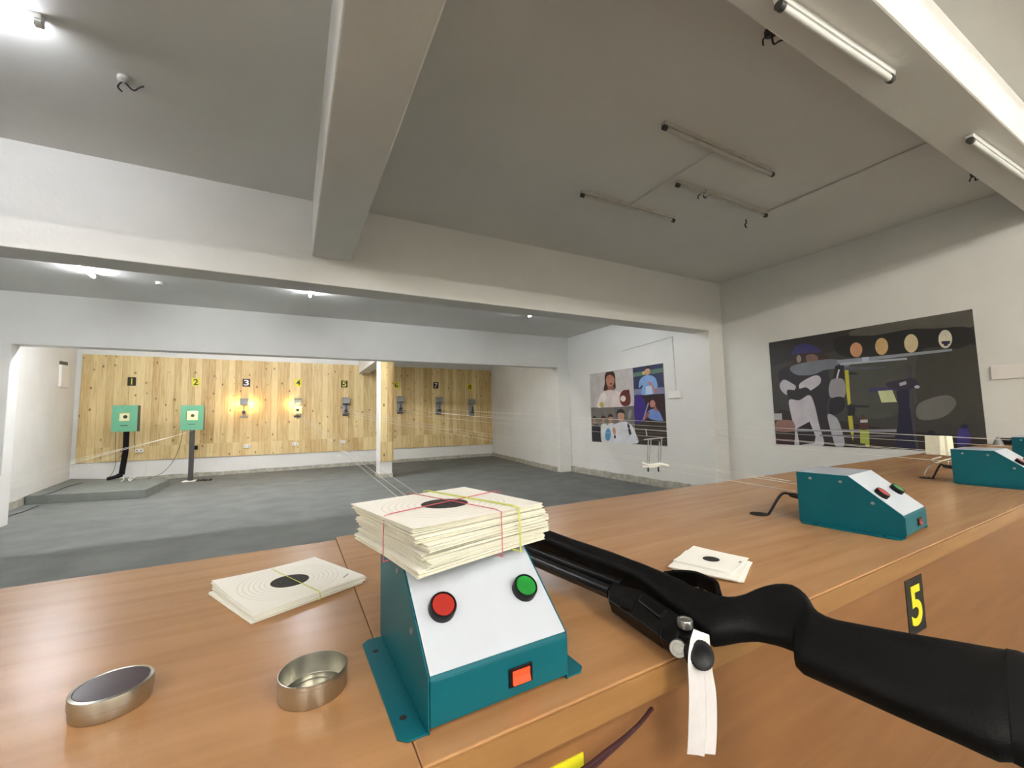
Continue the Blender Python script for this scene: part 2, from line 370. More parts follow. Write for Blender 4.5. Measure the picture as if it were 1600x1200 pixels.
# ================================================================== COUNTER
def counter(x0, x1, yf0, yf1, yb0, yb1, label, holes=()):
    root = empty('shooting_counter', (x0, yf0, 0), label, 'counter'); o = root.location
    z1 = CZ + TT; z0 = z1 - .033
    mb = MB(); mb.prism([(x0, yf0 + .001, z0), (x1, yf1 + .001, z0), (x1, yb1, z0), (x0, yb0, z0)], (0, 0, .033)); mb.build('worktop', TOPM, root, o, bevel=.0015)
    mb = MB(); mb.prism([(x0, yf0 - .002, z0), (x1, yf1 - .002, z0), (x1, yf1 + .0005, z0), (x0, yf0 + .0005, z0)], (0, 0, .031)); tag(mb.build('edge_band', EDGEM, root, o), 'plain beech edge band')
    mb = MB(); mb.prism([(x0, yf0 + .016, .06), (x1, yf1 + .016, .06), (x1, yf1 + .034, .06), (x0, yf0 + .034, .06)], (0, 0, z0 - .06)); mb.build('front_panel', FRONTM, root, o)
    mb = MB(); mb.prism([(x0, yf0 + .05, 0), (x1, yf1 + .05, 0), (x1, yf1 + .065, 0), (x0, yf0 + .065, 0)], (0, 0, .06)); mb.build('plinth', DKGREY, root, o)
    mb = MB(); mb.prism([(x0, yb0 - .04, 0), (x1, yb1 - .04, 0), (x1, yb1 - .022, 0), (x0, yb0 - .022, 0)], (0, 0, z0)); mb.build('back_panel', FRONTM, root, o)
    for h in holes:
        mb = MB(); c0 = Vector((h[0], h[1], z1 + .0006)); mb.tubeR([(c0, .024), (c0 + Vector((0, 0, .0012)), .024)], (0, 0, 1), 32)
        tag(mb.build('cable_hole', DKHOLE, root, o, smooth=True), 'dark round cable hole')
    return root
SEAM = .105
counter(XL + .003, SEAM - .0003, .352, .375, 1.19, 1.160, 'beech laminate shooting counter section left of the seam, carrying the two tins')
h5 = onz(1186, 803.5, TT); h6 = onz(1448, 747, TT)
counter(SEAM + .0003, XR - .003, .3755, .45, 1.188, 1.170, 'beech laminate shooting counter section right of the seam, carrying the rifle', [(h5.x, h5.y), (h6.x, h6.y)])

# ================================================================== CONTROL BOXES
BW, BD, BH, FH, SY = .165, .218, .132, .048, .102
def make_box(label, lit=False):
    root = empty('control_box', (0, 0, 0), label, 'control box', 'teal control boxes on the counter')
    t = .0018
    prof = [(0.0, .005), (0.0, FH), (.004, FH + .002), (SY, BH - t), (BD, BH - t), (BD, .0)]
    mb = MB()   # side cheeks and flanges
    side = [(0.001, 0), (0.001, FH - .001), (.002, FH + .004), (SY - .001, BH + .0008), (BD, BH + .0008), (BD, 0)]
    for s_ in (-1, 1):
        mb = MB(); x = 0 if s_ < 0 else BW - t; mb.prism([(x, y, z) for y, z in side], (t, 0, 0))
        xa = 0 if s_ < 0 else BW; xo = xa + s_ * .027
        mb.prism([(xa, .002, 0), (xo + -s_ * .008, .002, 0), (xo, .010, 0), (xo, BD - .018, 0), (xo - s_ * .008, BD - .010, 0), (xa, BD - .010, 0)], (0, 0, t))
        mb.build('side_panel', TEAL, root, bevel=.0006)
    mb = MB(); mb.box(t, BW - t, -.0006, t, .006, FH); mb.prism([(t, 0, FH), (BW - t, 0, FH), (BW - t, .006, FH + .006), (t, .006, FH + .006)], (0, .002, -.002))
    mb.build('front_plate', TEAL, root, bevel=.001)
    mb = MB(); mb.box(t, BW - t, BD - t, BD, .002, BH); mb.build('back_plate', TEAL, root, bevel=.001)
    mb = MB(); e = .0014
    a0 = Vector((0, .0025, FH + .0035)); a1 = Vector((0, SY, BH)); a2 = Vector((0, BD, BH)); sl = (a1 - a0).normalized(); nn = Vector((0, -sl.z, sl.y))
    pr = [a0, a1, a2, a2 + Vector((0, 0, e)), a1 + Vector((0, -.0006, e)), a0 + nn * e]
    mb.prism([p + Vector((t + .0005, 0, 0)) for p in pr], (BW - 2 * t - .001, 0, 0)); tag(mb.build('lid', WHITEP, root, bevel=.0004), 'white sheet metal lid')
    L0 = (a1 - a0).length
    for nm, u_, v_, m_, lb in (('push_button', .031, .060, REDC, 'red push button'), ('push_button', .135, .058, GRNC, 'green push button')):
        c0 = a0 + sl * v_ + nn * e; c0.x = u_
        mb = MB(); mb.tubeR([(c0, .0150), (c0 + nn * .0085, .0150), (c0 + nn * .0105, .0142), (c0 + nn * .0105, .0131), (c0 + nn * .006, .0129)], nn, 40)
        bz = tag(mb.build(nm, BLKP, root, smooth=True), lb)
        mb = MB(); prs = [(c0 + nn * .0055, .0125), (c0 + nn * .0098, .0124), (c0 + nn * .0106, .0116), (c0 + nn * .0108, .006), (c0 + nn * .0109, .001)]
        mb.tubeR(prs, nn, 40); mb.build('button_cap', m_, bz, smooth=True)
    # rocker switch
    mb = MB(); cx_, cz_ = .101, .0255
    mb.box(cx_ - .0145, cx_ + .0145, -.0026, -.0004, cz_ - .0095, cz_ + .0095); rk = mb.build('rocker_switch', BLKP, root, bevel=.0008)
    mb = MB(); mb.prism([(cx_ - .0105, -.0026, cz_ - .0066), (cx_ - .0105, -.0058, cz_ - .0066), (cx_ - .0105, -.0036, cz_ + .0005), (cx_ - .0105, -.0042, cz_ + .0066), (cx_ - .0105, -.0026, cz_ + .0066)], (.021, 0, 0))
    tag(mb.build('rocker', REDL if lit else REDD, rk, bevel=.0004), 'glowing red rocker' if lit else 'unlit red rocker')
    for y, z in ((.056, .072), (.118, .116), (.185, .118)):
        for x, sx in ((0, -1), (BW, 1)):
            mb = MB(); mb.tubeR([(Vector((x, y, z)), .0038), (Vector((x + sx * .0009, y, z)), .0038), (Vector((x + sx * .0017, y, z)), .0018), (Vector((x + sx * .0018, y, z)), .0005)], (sx, 0, 0), 16)
            mb.build('screw', SCREW, root, smooth=True)
    for y in (.035, BD - .045):
        for x in (-.015, BW + .015):
            mb = MB(); mb.tubeR([(Vector((x, y, t)), .0035), (Vector((x, y, t + .0004)), .0035)], (0, 0, 1), 16); tag(mb.build('flange_screw', DKHOLE, root), 'dark countersunk screw')
    mb = MB(); mb.box(.03, .055, BD, BD + .008, .04, .075); mb.build('socket', BLKP, root, bevel=.001)
    return root
def copy_tree(o, parent=None):
    c_ = o.copy(); COL.objects.link(c_); c_.parent = parent
    for ch in list(o.children): copy_tree(ch, c_)
    return c_
def yawed(px, box, rz, label=None, new=None):
    o_ = new; o_.location = box; o_.rotation_euler = (0, 0, rz)
    if label: o_['label'] = label
    return o_
box4 = make_box('teal control box with glowing red switch, under the big stack of target cards', True)
box4.location = w(.1195, .4075, TT + .0003); box4.rotation_euler = (0, 0, math.radians(1.2))
box5 = make_box('teal control box with red and green buttons, above the number five sign')
box5.location = w(1.2495, .437, TT + .0003); box5.rotation_euler = (0, 0, math.radians(5.0))
box6 = copy_tree(box5); box6['label'] = 'teal control box cut by the right edge, beside the cream foam blocks'
box6.location = w(2.335, .435, TT + .0003); box6.rotation_euler = (0, 0, math.radians(1.0))
box7 = copy_tree(box5); box7['label'] = 'farthest teal control box, only a sliver at the right edge of the photo'
box7.location = w(3.42, .50, TT + .0003); box7.rotation_euler = (0, 0, 0)
def power_cord(bx, hole, label):
    p0 = bx.matrix_basis @ Vector((.042, BD + .008, .057))
    h = Vector((hole.x, hole.y, CZ + TT))
    top = p0.lerp(h, .45); top.z = p0.z + .004
    pts = [p0, p0 + Vector((-.003, .022, .002)), top, p0.lerp(h, .8) + Vector((0, 0, -.012)), h + Vector((.004, -.006, .0028))]
    mb = MB(); mb.tube([p0, p0 + (pts[1] - p0) * 1.3], [.0085, .006], 12); mb.tube(spline(pts, 8), .0036, 10)
    solo('power_cord', mb, CABLEB, label, 'cord', 'power cords of the control boxes', smooth=True, org=h)
power_cord(box5, h5, 'black power cord from the box above the number five sign into its cable hole')
power_cord(box6, h6, 'black power cord dropping into the cable hole beneath the cream foam blocks')

# ================================================================== TARGET CARDS
def card_mesh(name, size, thick, mats, bend=0.0, curl=None, n=10):
    """square card, its own gentle bend; print on top"""
    mb = MB(); s = size / 2; vt = []; f = []; mi = []
    def zz(x, y):
        z = bend * ((x / s) ** 2)
        if curl: z += curl[2] * max(0, (x / s * curl[0] + y / s * curl[1]) / 2) ** 2
        return z
    for k in (0, 1):
        for j in range(n + 1):
            for i in range(n + 1):
                x = -s + size * i / n; y = -s + size * j / n; vt.append((x, y, zz(x, y) + thick * k))
    W = n + 1
    for k in (0, 1):
        for j in range(n):
            for i in range(n):
                a = k * W * W + j * W + i; q = (a, a + 1, a + W + 1, a + W)
                mb_f = q if k else q[::-1]; f.append(mb_f); mi.append(1 if k else 0)
    for i in range(n):
        for a, b_ in (((i), (i + 1)), ((n * W + i + 1), (n * W + i)), ((i + 1) * W, i * W), (i * W + n, (i + 1) * W + n)):
            f.append((a, b_, b_ + W * W, a + W * W)); mi.append(0)
    mb.v = [Vector(p) for p in vt]; mb.f = f; mb.m = mi
    return mb
def band(path, m, parent, name='rubber_band', r_=.0006):
    mb = MB(); mb.tube(path, r_, 8); return mb.build(name, m, parent, smooth=True)

# big stack on the box
stk = empty('target_card_stack', w(.190, .550, -.1650), 'thick stack of target cards with red and yellow bands, on the nearest teal box', 'card stack', rz=math.radians(13))
NC = 42; S1 = .186; zt = 0.0; 
rnd = random.Random(3)
gx = gy = 0; TH = .00115
for i in range(NC):
    if i % 7 == 0: gx = rnd.uniform(-.006, .006); gy = rnd.uniform(-.006, .006); gr = rnd.uniform(-.04, .04); zt += .0008 if i else 0
    bend = .0035 * math.sin(i * .35) * .6
    top = (i == NC - 1)
    th = TH if i > 26 else TH * .95
    droop = (-1, -1, -.005 * (1 - i / NC) + .0015 * rnd.random())
    mb = card_mesh('target_card', S1, th * (.72 if not top else .5), None, bend=0.0, curl=(-1, -1, droop[2]))
    if top:
        for q in range(6): mb.box(-.074 + q * .003, -.0722 + q * .003, -.078 + (q % 2) * .001, -.0745 + (q % 3) * .0008, th * .5 + .0002, th * .5 + .0006, 2)
    o_ = mb.build('target_card', [PAPER, CARD1 if top else PAPER2, RBAND], stk)
    o_.location = (gx + rnd.uniform(-.0016, .0016) + .006 - .012 * i / NC, gy + rnd.uniform(-.0016, .0016) + .005 - .012 * i / NC, .001 + zt)
    o_.rotation_euler = (0, 0, gr + rnd.uniform(-.012, .012))
    zt += th
ZT = zt + .002
s = S1 / 2
def loopband(x=None, y=None, m=RBAND, z0=-.0005, z1=ZT, e=.004, skew=0.0, half=False):
    if x is not None: P = [(x - skew, -s - e, z0), (x - skew, -s - e, z1 * .5), (x - skew, -s - e + .001, z1 - .001), (x - skew, -s + .004, z1 + .0005), (x, 0, z1 + .0005), (x + skew, s - .004, z1 + .0005), (x + skew, s + e, z1 - .001), (x + skew, s + e, z0)]
    else: P = [(-s - e, y - skew, z0), (-s - e, y - skew, z1 * .5), (-s - e + .001, y - skew, z1 - .001), (-s + .004, y - skew, z1 + .0005), (0, y, z1 + .0005), (s - .004, y + skew, z1 + .0005), (s + e, y + skew, z1 - .001), (s + e, y + skew, z0)]
    return [Vector(p) for p in P] + [Vector(P[0])]
tag(band(loopband(y=-.004, skew=.012, e=.006), RBAND, stk), 'red rubber band'); tag(band(loopband(x=.002, skew=-.010, e=.008), RBAND, stk), 'red rubber band')
tag(band(loopband(x=.030, skew=-.010, e=.009), YBAND, stk, r_=.0011), 'yellow green rubber band')

# banded pack at the left
pk = empty('target_card_pack', w(.0035, .877, TT + .0008), 'thin pack of target cards under one yellow green band, behind the open tin', 'card pack', rz=math.radians(24.5))
zt = 0
for i in range(11):
    top = i == 10
    mb = card_mesh('target_card', S1, .00075, None, curl=(-1, 1, .001 * i), bend=.0)
    if top:
        for q in range(6): mb.box(.064 + q * .0026, .0655 + q * .0026, -.070 + q * .0016, -.067 + q * .0016, .0008, .0012, 2)
    o_ = mb.build('target_card', [PAPER2, CARD1 if top else PAPER2, LTGREY], pk)
    k = .008 if i < 2 else 0
    o_.location = (rnd.uniform(-.0025, .0025) - k, rnd.uniform(-.0025, .0025) - k * .3, zt + .0002); o_.rotation_euler = (0, 0, rnd.uniform(-.015, .015)); zt += .00105
s = S1 / 2
tag(band(loopband(x=.004, skew=.0, z1=zt + .0012, z0=.0, e=.004), YBAND, pk), 'yellow green rubber band')

# loose small cards right of the rifle
lc = [(.732, .556, 24, 0), (.730, .553, 26, 1), (.727, .554, 22, 2), (.7235, .556, 23.4, 3), (.744, .567, 18, 4)]
labs = ['small target card at the bottom of the loose pile beside the rifle', 'second lowest small target card in the loose pile beside the rifle', 'third small target card from the bottom of the loose pile beside the rifle',
        'small target card just under the topmost one, its black centre half covered, beside the rifle', 'topmost small target card with full black centre, beside the rifle']
for (x, y, a, i) in lc:
    mb = card_mesh('target_card', .108 if i == 4 else .120, .0012, None, curl=(1, 1, .003 if i == 4 else 0))
    for q in range(5): mb.box(.012 + q * .0024, .0134 + q * .0024, -.050, -.0465 + (q % 2) * .0008, .0012, .0016, 2)
    o_ = mb.build('target_card', [PAPER2, CARD2, LTGREY]); o_.location = w(x, y, TT + .0004 + i * .00165 + (.0005 if i == 4 else 0)); o_.rotation_euler = (0, 0, math.radians(a))
    tag(o_, labs[i], 'target card', 'loose small target cards')

# ================================================================== TINS
def tin(cx_, cy_, rx, ry, rz, h, open_, label):
    root = empty('pellet_tin', w(cx_, cy_, TT + .0004), label, 'tin', 'pellet tins', rz=rz)
    def ring(r_, z, n=64): return [Vector((rx * r_ * math.cos(2 * math.pi * k / n), ry * r_ * math.sin(2 * math.pi * k / n), z)) for k in range(n)]
    if open_:
        mb = MB(); mb.loft([ring(.1, .001), ring(.93, .001), ring(.955, .003), ring(.955, h - .003), ring(.975, h), ring(1.0, h - .0004), ring(1.0, h - .0045), ring(.985, h - .005), ring(.985, .002), ring(.96, 0), ring(.1, 0)], cap=False)
        mb.add(ring(.1, .001), [tuple(range(64))]); mb.add(ring(.1, 0), [tuple(range(64))[::-1]]); mb.build('body', TIN, root, smooth=True)
        mb = MB(); mb.loft([ring(.60, .0012), ring(.62, .0018), ring(.65, .0018), ring(.67, .0012)], cap=False); tag(mb.build('bottom_rim', TIN, root, smooth=True), 'raised ring in the tin bottom')
    else:
        mb = MB(); mb.loft([ring(.1, 0), ring(.94, 0), ring(.97, .002), ring(.97, h * .5)], cap=True); mb.build('body', TIN, root, smooth=True)
        mb = MB(); mb.loft([ring(.985, h * .48), ring(1.0, h * .5), ring(1.0, h - .002), ring(.985, h), ring(.90, h + .0008), ring(.88, h - .0006), ring(.1, h - .0004)], cap=True); ld = mb.build('lid', TIN, root, smooth=True)
        mb = MB(); mb.loft([ring(.875, h - .0004), ring(.87, h + .0004), ring(.5, h + .0008), ring(.1, h + .0009)]); tag(mb.build('printed_disc', TINLBL, ld, smooth=True), 'dark brown printed disc')
tin(-.1660, .6215, .0345, .0345, .3, .022, False, 'closed round tin with a dark printed lid, at the left of the counter')
tin(.0265, .5380, .0355, .0355, .3, .024, True, 'open empty round tin beside the teal box')

# ================================================================== RIFLE
A = Vector((.223, -.975, -.030)).normalized()
perp = Vector((.975, .223, 0)).normalized(); RO = math.radians(25)
D = (perp * math.cos(RO) + Vector((0, 0, 1)) * math.sin(RO)); D = (D - A * D.dot(A)).normalized()
Nn = D.cross(A).normalized()
if Nn.z < 0: Nn = -Nn
O = w(.485, .43, -.262)
RM = Matrix(((A.x, D.x, Nn.x, O.x), (A.y, D.y, Nn.y, O.y), (A.z, D.z, Nn.z, O.z), (0, 0, 0, 1)))
RI = RM.inverted()
def st(x, y, h=0.0):
    p = RI @ onplane(x, y, O + Nn * h, Nn); return (p.x, p.y)
rifle = empty('air_rifle', O, 'black match air rifle lying on its side across the counter, butt over the edge', 'air rifle'); rifle.matrix_world = RM
def interp(pts, s_):
    pts = sorted(pts)
    if s_ <= pts[0][0]: return pts[0][1]
    for a, b_ in zip(pts, pts[1:]):
        if s_ <= b_[0]: return a[1] + (b_[1] - a[1]) * (s_ - a[0]) / max(1e-9, b_[0] - a[0])
    return pts[-1][1]
up_px = [(853, 835), (900, 853), (960, 874), (1033, 903), (1090, 927), (1130, 939), (1148, 941), (1165, 938), (1190, 925), (1210, 918), (1225, 917), (1242, 920), (1258, 930), (1268, 944), (1275, 958), (1285, 969), (1310, 978), (1400, 995), (1500, 1012), (1600, 1030), (1640, 1037)]
lo_px = [(833, 847), (900, 877), (997, 917), (1053, 961), (1112, 1004), (1150, 998), (1180, 997), (1215, 1004), (1240, 1013), (1242, 1036), (1252, 1045), (1300, 1066), (1400, 1111), (1500, 1155), (1545, 1176), (1562, 1183), (1580, 1184), (1600, 1178)]
UP = [st(*p) for p in up_px]; LO = [st(*p) for p in lo_px]
if True:
    s0 = min(UP[0][0], LO[0][0]) - .33; send = .3035
    tu, tl = UP[0][1], LO[0][1]
    # straight fore-end in front of the first traced point
    UPx = [(s0, tu)] + UP; LOx = [(s0, tl)] + LO
    THK = [(s0, .040), (LO[3][0], .046), (LO[4][0], .040), (LO[6][0], .034), (LO[8][0], .036), (.155, .044), (send, .046)]
    stock_s = sorted(set([s0, s0 + .02] + [s0 + (send - s0) * k / 110 for k in range(111)] + [.1435 + .0012 * k for k in range(12)]))
    def section(s_, tu_, tl_, th, n=28, e=3.0, fl_=1.0):
        out = []; c_ = (tu_ + tl_) / 2; hh = (tu_ - tl_) / 2
        for k in range(n):
            a = 2 * math.pi * k / n; ca, sa = math.cos(a), math.sin(a)
            out.append(Vector((s_, c_ + hh * abs(ca) ** (2 / e) * (1 if ca >= 0 else -1), th / 2 * abs(sa) ** (2 / e) * (1 if sa >= 0 else -1))))
        return out
    rings = []
    for s_ in stock_s:
        e = 3.4 if s_ < LO[3][0] else 2.6
        rings.append(section(s_, interp(UPx, s_), interp(LOx, s_), interp(THK, s_), e=e))
    mb = MB(); mb.loft(rings); stock = mb.build('stock', BLKM, rifle, smooth=True)
    # butt plate
    rings = []
    for k, (ds, sc_) in enumerate([(-0.001, 1.0), (0.0005, 1.0), (.006, 1.02), (.014, 1.0), (.020, .93), (.023, .8)]):
        s_ = send + ds; a, b_ = interp(UPx, send), interp(LOx, send); c_ = (a + b_) / 2; h_ = (a - b_) / 2 * sc_
        rings.append(section(s_, c_ + h_, c_ - h_, .046 * sc_, e=3))
    mb = MB(); mb.loft(rings); tag(mb.build('butt_pad', RUBBER, rifle, smooth=True), 'rubber butt pad')
# tubes, in the rifle frame
def rtube(p0, p1, rad, nh, m, name, label=None, back=0.0, taper=None):
    a = st(*p0, nh); b_ = st(*p1, nh); d_ = Vector((a[0] - b_[0], a[1] - b_[1], 0)).normalized()
    A_ = Vector((a[0], a[1], nh)) + Vector((-1, 0, 0)) * back; A_.y = a[1]; B_ = Vector((b_[0], b_[1], nh))
    mb = MB(); mb.tube([A_, A_ * .98 + B_ * .02, A_ * .5 + B_ * .5, B_], rad, 28); return tag(mb.build(name, m, rifle, smooth=True), label)
rtube((843, 861), (972, 914), .0075, .008, BLKS, 'barrel', None, .30)
rtube((843, 875), (955, 925), .0105, .002, STEELB, 'air_cylinder', None, .22)
# receiver block
def rblock(pix, n0, n1, m, name, label=None, bev=.002, parent=None):
    pts = [st(x, y, n1) for x, y in pix]
    mb = MB(); mb.prism([(a, b_, n0) for a, b_ in pts], (0, 0, n1 - n0)); return tag(mb.build(name, m, parent or rifle, bevel=bev), label)
rblock([(950, 922), (958, 910), (1000, 921), (1050, 952), (1107, 996), (1092, 1018), (1046, 998), (1028, 992), (975, 955), (950, 938)], -.0066, .016, BLKS, 'receiver')
rblock([(972, 930), (990, 934), (986, 952), (968, 946)], .010, .021, BLKM, 'barrel_clamp')
rblock([(1003, 926), (1044, 952), (1030, 965), (996, 938)], .012, .020, BLKS, 'loading_port_cover')
rblock([(1034, 972), (1062, 985), (1052, 1008), (1030, 996)], .004, .020, BLKS, 'rear_sight')
def knob(px, axis_l, rad, h, m, name, label, nh):
    c_ = st(*px, nh); c0 = Vector((c_[0], c_[1], nh)); ax = Vector(axis_l).normalized(); mb = MB()
    n = 48; rings = []; a = Vector((0, 0, 1)) if abs(ax.z) < .9 else Vector((1, 0, 0)); a = (a - ax * a.dot(ax)).normalized(); b_ = ax.cross(a)
    for dz, k, kn in ((-h, .92, 0), (-h + .0012, 1, 1), (-.0012, 1, 1), (0, .92, 0), (.0001, .6, 0), (-.0004, .55, 0)):
        rings.append([c0 + ax * dz + (a * math.cos(2 * math.pi * i / n) + b_ * math.sin(2 * math.pi * i / n)) * rad * (k - (.035 if kn and i % 2 else 0)) for i in range(n)])
    mb.loft(rings); return tag(mb.build(name, m, rifle, smooth=True), label)
up_l = RM.to_3x3().inverted() @ Vector((0, 0, 1)); cam_l = RM.to_3x3().inverted() @ Vector((-.25, -.8, .35)); left_l = RM.to_3x3().inverted() @ Vector((-.75, -.55, .25))
knob((1070, 967), up_l, .0095, .010, STEELM, 'sight_knob', 'bright steel adjusting knob', .026)
knob((1059, 1014), left_l, .0100, .009, STEELM, 'sight_knob', 'bright steel adjusting knob', .016)
knob((1098, 1024), cam_l, .0155, .016, BLKP, 'cocking_knob', 'round black cocking knob', .020)
mb = MB(); a = st(1098, 1020, .012); b_ = st(1085, 990, .006); mb.tube([(a[0], a[1], .012), (b_[0], b_[1], .004)], .0045, 16); mb.build('cocking_lever', BLKS, rifle, smooth=True)
# trigger guard and trigger
gp = [(1040, 905), (1062, 903), (1088, 905), (1110, 914), (1122, 921), (1126, 934), (1128, 940)]
path = [Vector((st(x, y, 0)[0], st(x, y, 0)[1], 0)) for x, y in gp]
mb = MB(); rr = spline(path, 6); rings = []
for i, p in enumerate(rr):
    t_ = (rr[min(i + 1, len(rr) - 1)] - rr[max(0, i - 1)]).normalized(); q_ = Vector((-t_.y, t_.x, 0)) * .0024; z_ = Vector((0, 0, .013))
    rings.append([p + q_ + z_, p - q_ + z_, p - q_ - z_, p + q_ - z_])
mb.loft(rings); mb.build('trigger_guard', BLKM, rifle, smooth=False, bevel=.0006)
ta, tb = st(1098, 924, 0), st(1092, 911, 0)
mb = MB(); mb.tube([(ta[0], ta[1] - .006, 0), (ta[0] - .003, ta[1] + .004, 0), (tb[0], tb[1] - .002, 0)], [.004, .003, .0022], 10); mb.build('trigger', BLKS, rifle, smooth=True)
# paper tag
Yt = .352
tg = MB(); lp = [(1084, 983), (1075, 1000), (1069, 1030), (1070, 1075), (1071, 1130), (1072, 1177)]; rp_ = [(1108, 992), (1106, 1012), (1107, 1045), (1112, 1080), (1115, 1130), (1116, 1178)]
Ls = spline([ony(x, y, Yt) for x, y in lp], 5); Rs = spline([ony(x, y, Yt) for x, y in rp_], 5); rings = []
for i, (a, b_) in enumerate(zip(Ls, Rs)):
    dy = -.006 * math.sin(i / len(Ls) * 3.0); off = Vector((0, dy, 0)); th = Vector((0, .0005, 0)); mid = (a + b_) / 2 + Vector((0, -.0035, 0))
    q1 = a.lerp(b_, .33) + Vector((0, -.001, 0)); q2 = a.lerp(b_, .66) + Vector((0, .0015, 0))
    rings.append([a + off, q1 + off, mid + off, q2 + off, b_ + off, b_ + off + th, q2 + off + th, mid + off + th, q1 + off + th, a + off + th])
tg.loft(rings); solo('paper_tag', tg, TAGP, 'white folded paper tag hanging from the cocking knob of the rifle', 'tag', smooth=False)
# maroon cord on the front panel
Yc = .386
mb = MB()
for dx, ph in ((0, 0), (.004, 2.)):
    P = [ony(1018 + dx * 300, 1107, Yc - .004), ony(1000, 1130, Yc - .010), ony(975 + ph, 1153, Yc - .010), ony(950, 1172 + ph * 3, Yc - .012), ony(925, 1192 + ph * 4, Yc - .012), ony(895, 1216, Yc - .01), ony(870, 1262, Yc - .008)]
    mb.tube(spline(P, 6), .0022, 8)
solo('cord', mb, MAROON, 'dark maroon twin cord hanging on the counter front below the rifle', 'cord', smooth=True)
# number signs
def plate(name, c0, wd_, ht, dig, pm, dm, label, group, ry=0.0, dsz=None, thick=.0015):
    root = empty(name, c0, label, 'number sign', group)
    mb = MB(); mb.box(-wd_ / 2, wd_ / 2, -thick, 0, -ht / 2, ht / 2); mb.build('plate', pm, root)
    if dig:
        me = text_mesh(dig, dsz or ht * .95, .0004, 0 if dig == '1' else ht * (.022 if ht < .12 else .012)); me.materials.append(dm)
        d = bpy.data.objects.new('digit', me); COL.objects.link(d); d.parent = root
        d.rotation_euler = (math.pi / 2, 0, 0); d.location = (0, -thick - .0006, 0)
        co = [v.co for v in me.vertices]; mx = (min(v.x for v in co) + max(v.x for v in co)) / 2; my = (min(v.y for v in co) + max(v.y for v in co)) / 2
        sx_ = wd_ * .62 / max(1e-6, max(v.x for v in co) - min(v.x for v in co)); sy_ = ht * .72 / (max(v.y for v in co) - min(v.y for v in co))
        if dig == '1': sx_ = sy_ * 1.05
        for v in me.vertices: v.co.x = (v.co.x - mx) * sx_; v.co.y = (v.co.y - my) * sy_
    return root
def fyf(x): return .3755 + (.45 - .3755) * (x - SEAM) / (XR - SEAM)
q = [ony(*p, .407) for p in ((1414, 908), (1419, 997), (1441, 896), (1446, 981))]
c5 = (q[0] + q[1] + q[2] + q[3]) / 4; c5.y = fyf(c5.x) + .0155
plate('number_sign', c5, .083, .112, '5', BLKV, YEL, 'black sign with yellow number five on the counter front', 'number signs on the counter front')
q = ony(911, 1175, .393); c4 = Vector((q.x - .0415, fyf(q.x) + .0155, q.z - .056))
plate('number_sign', c4, .083, .112, None, YEL, BLKV, 'yellow sign at the bottom edge below the lit control box', 'number signs on the counter front')

# ================================================================== FAR TARGETS
YW = YF - .03
spec = [((206, 596), '1', BLKV, YEL), ((306, 597), '2', YEL, BLKV), ((385, 598), '3', BLKV, WHTV), ((466, 598), '4', YEL, BLKV), ((538, 600), '5', BLKV, YEL), ((619, 602), '6', YEL, BLKV), ((681, 602), '7', BLKV, WHTV), ((734, 604.5), '8', YEL, BLKV)]
names = ['one', 'two', 'three', 'four', 'five', 'six', 'seven', 'eight']
for i, (p, d, a, b_) in enumerate(spec):
    c0 = ony(*p, YW - .001); wd_ = .125 if i < 2 else .14; ht = .165
    plate('number_sign', c0, wd_, ht, d, a, b_, '%s sign with %s number %s on the pine wall' % ('black' if a is BLKV else 'yellow', 'yellow' if b_ is YEL else 'white' if b_ is WHTV else 'black', names[i]), 'number signs on the pine wall', thick=.004)
# target boxes on stands (lanes 1 and 2)
def target_box(x0, x1, z0, z1, Y, win, label):
    root = empty('target_box', w((x0 + x1) / 2, Y, z0), label, 'target box', 'green target boxes'); o = root.location
    mb = MB(); (wx0, wz0), (wx1, wz1) = win; t = .012; d = .16; Z0, Z1 = z0 + CZ, z1 + CZ
    mb.box(x0, wx0, Y, Y + t, Z0, Z1); mb.box(wx1, x1, Y, Y + t, Z0, Z1); mb.box(wx0, wx1, Y, Y + t, Z0, wz0); mb.box(wx0, wx1, Y, Y + t, wz1, Z1)
    mb.build('face_plate', GREENB, root, o)
    mb = MB(); mb.box(x0, x0 + t, Y + t, Y + d, Z0, Z1); mb.box(x1 - t, x1, Y + t, Y + d, Z0, Z1); mb.box(x0 + t, x1 - t, Y + t, Y + d, Z1 - t, Z1); mb.box(x0 + t, x1 - t, Y + d - t, Y + d, Z0, Z1 - t)
    mb.box(x0 + t, x1 - t, Y + t, Y + d - t, Z0 - .0, Z0 + t); mb.build('shell', DKGREY, root, o)
    cx_, cz_ = (wx0 + wx1) / 2, (wz0 + wz1) / 2
    mb = MB(); mb.box(-.085, .085, -.085, .085, -.002, 0); cd_ = mb.build('target_card', CARDF, root); cd_.location = Vector((cx_, Y + .045, cz_)) - o; cd_.rotation_euler = (math.pi / 2, 0, 0)
    mb = MB(); mb.box(cx_ - .05, cx_ + .05, Y - .002, Y, wz0 - .085, wz0 - .072); mb.build('maker_plate', DKGREY, root, o)
    return root
def win(a, b_, Y): p = ony(*a, Y); q_ = ony(*b_, Y); return ((p.x, p.z), (q_.x, q_.z))
YT = 9.55
a = ony(175.5, 633.5, YT); b_ = ony(213.5, 674, YT)
t1 = target_box(a.x, b_.x, b_.z - CZ, a.z - CZ, YT, win((185.5, 658), (203, 644.5), YT), 'green target box on a black post, below number one')
a2 = ony(282.5, 633.5, YT); b2_ = ony(317, 671.5, YT)
t2 = target_box(a2.x, b2_.x, b2_.z - CZ, a2.z - CZ, YT, win((290.5, 656.5), (309.5, 642), YT), 'green target box with a brightly lit card, below number two')
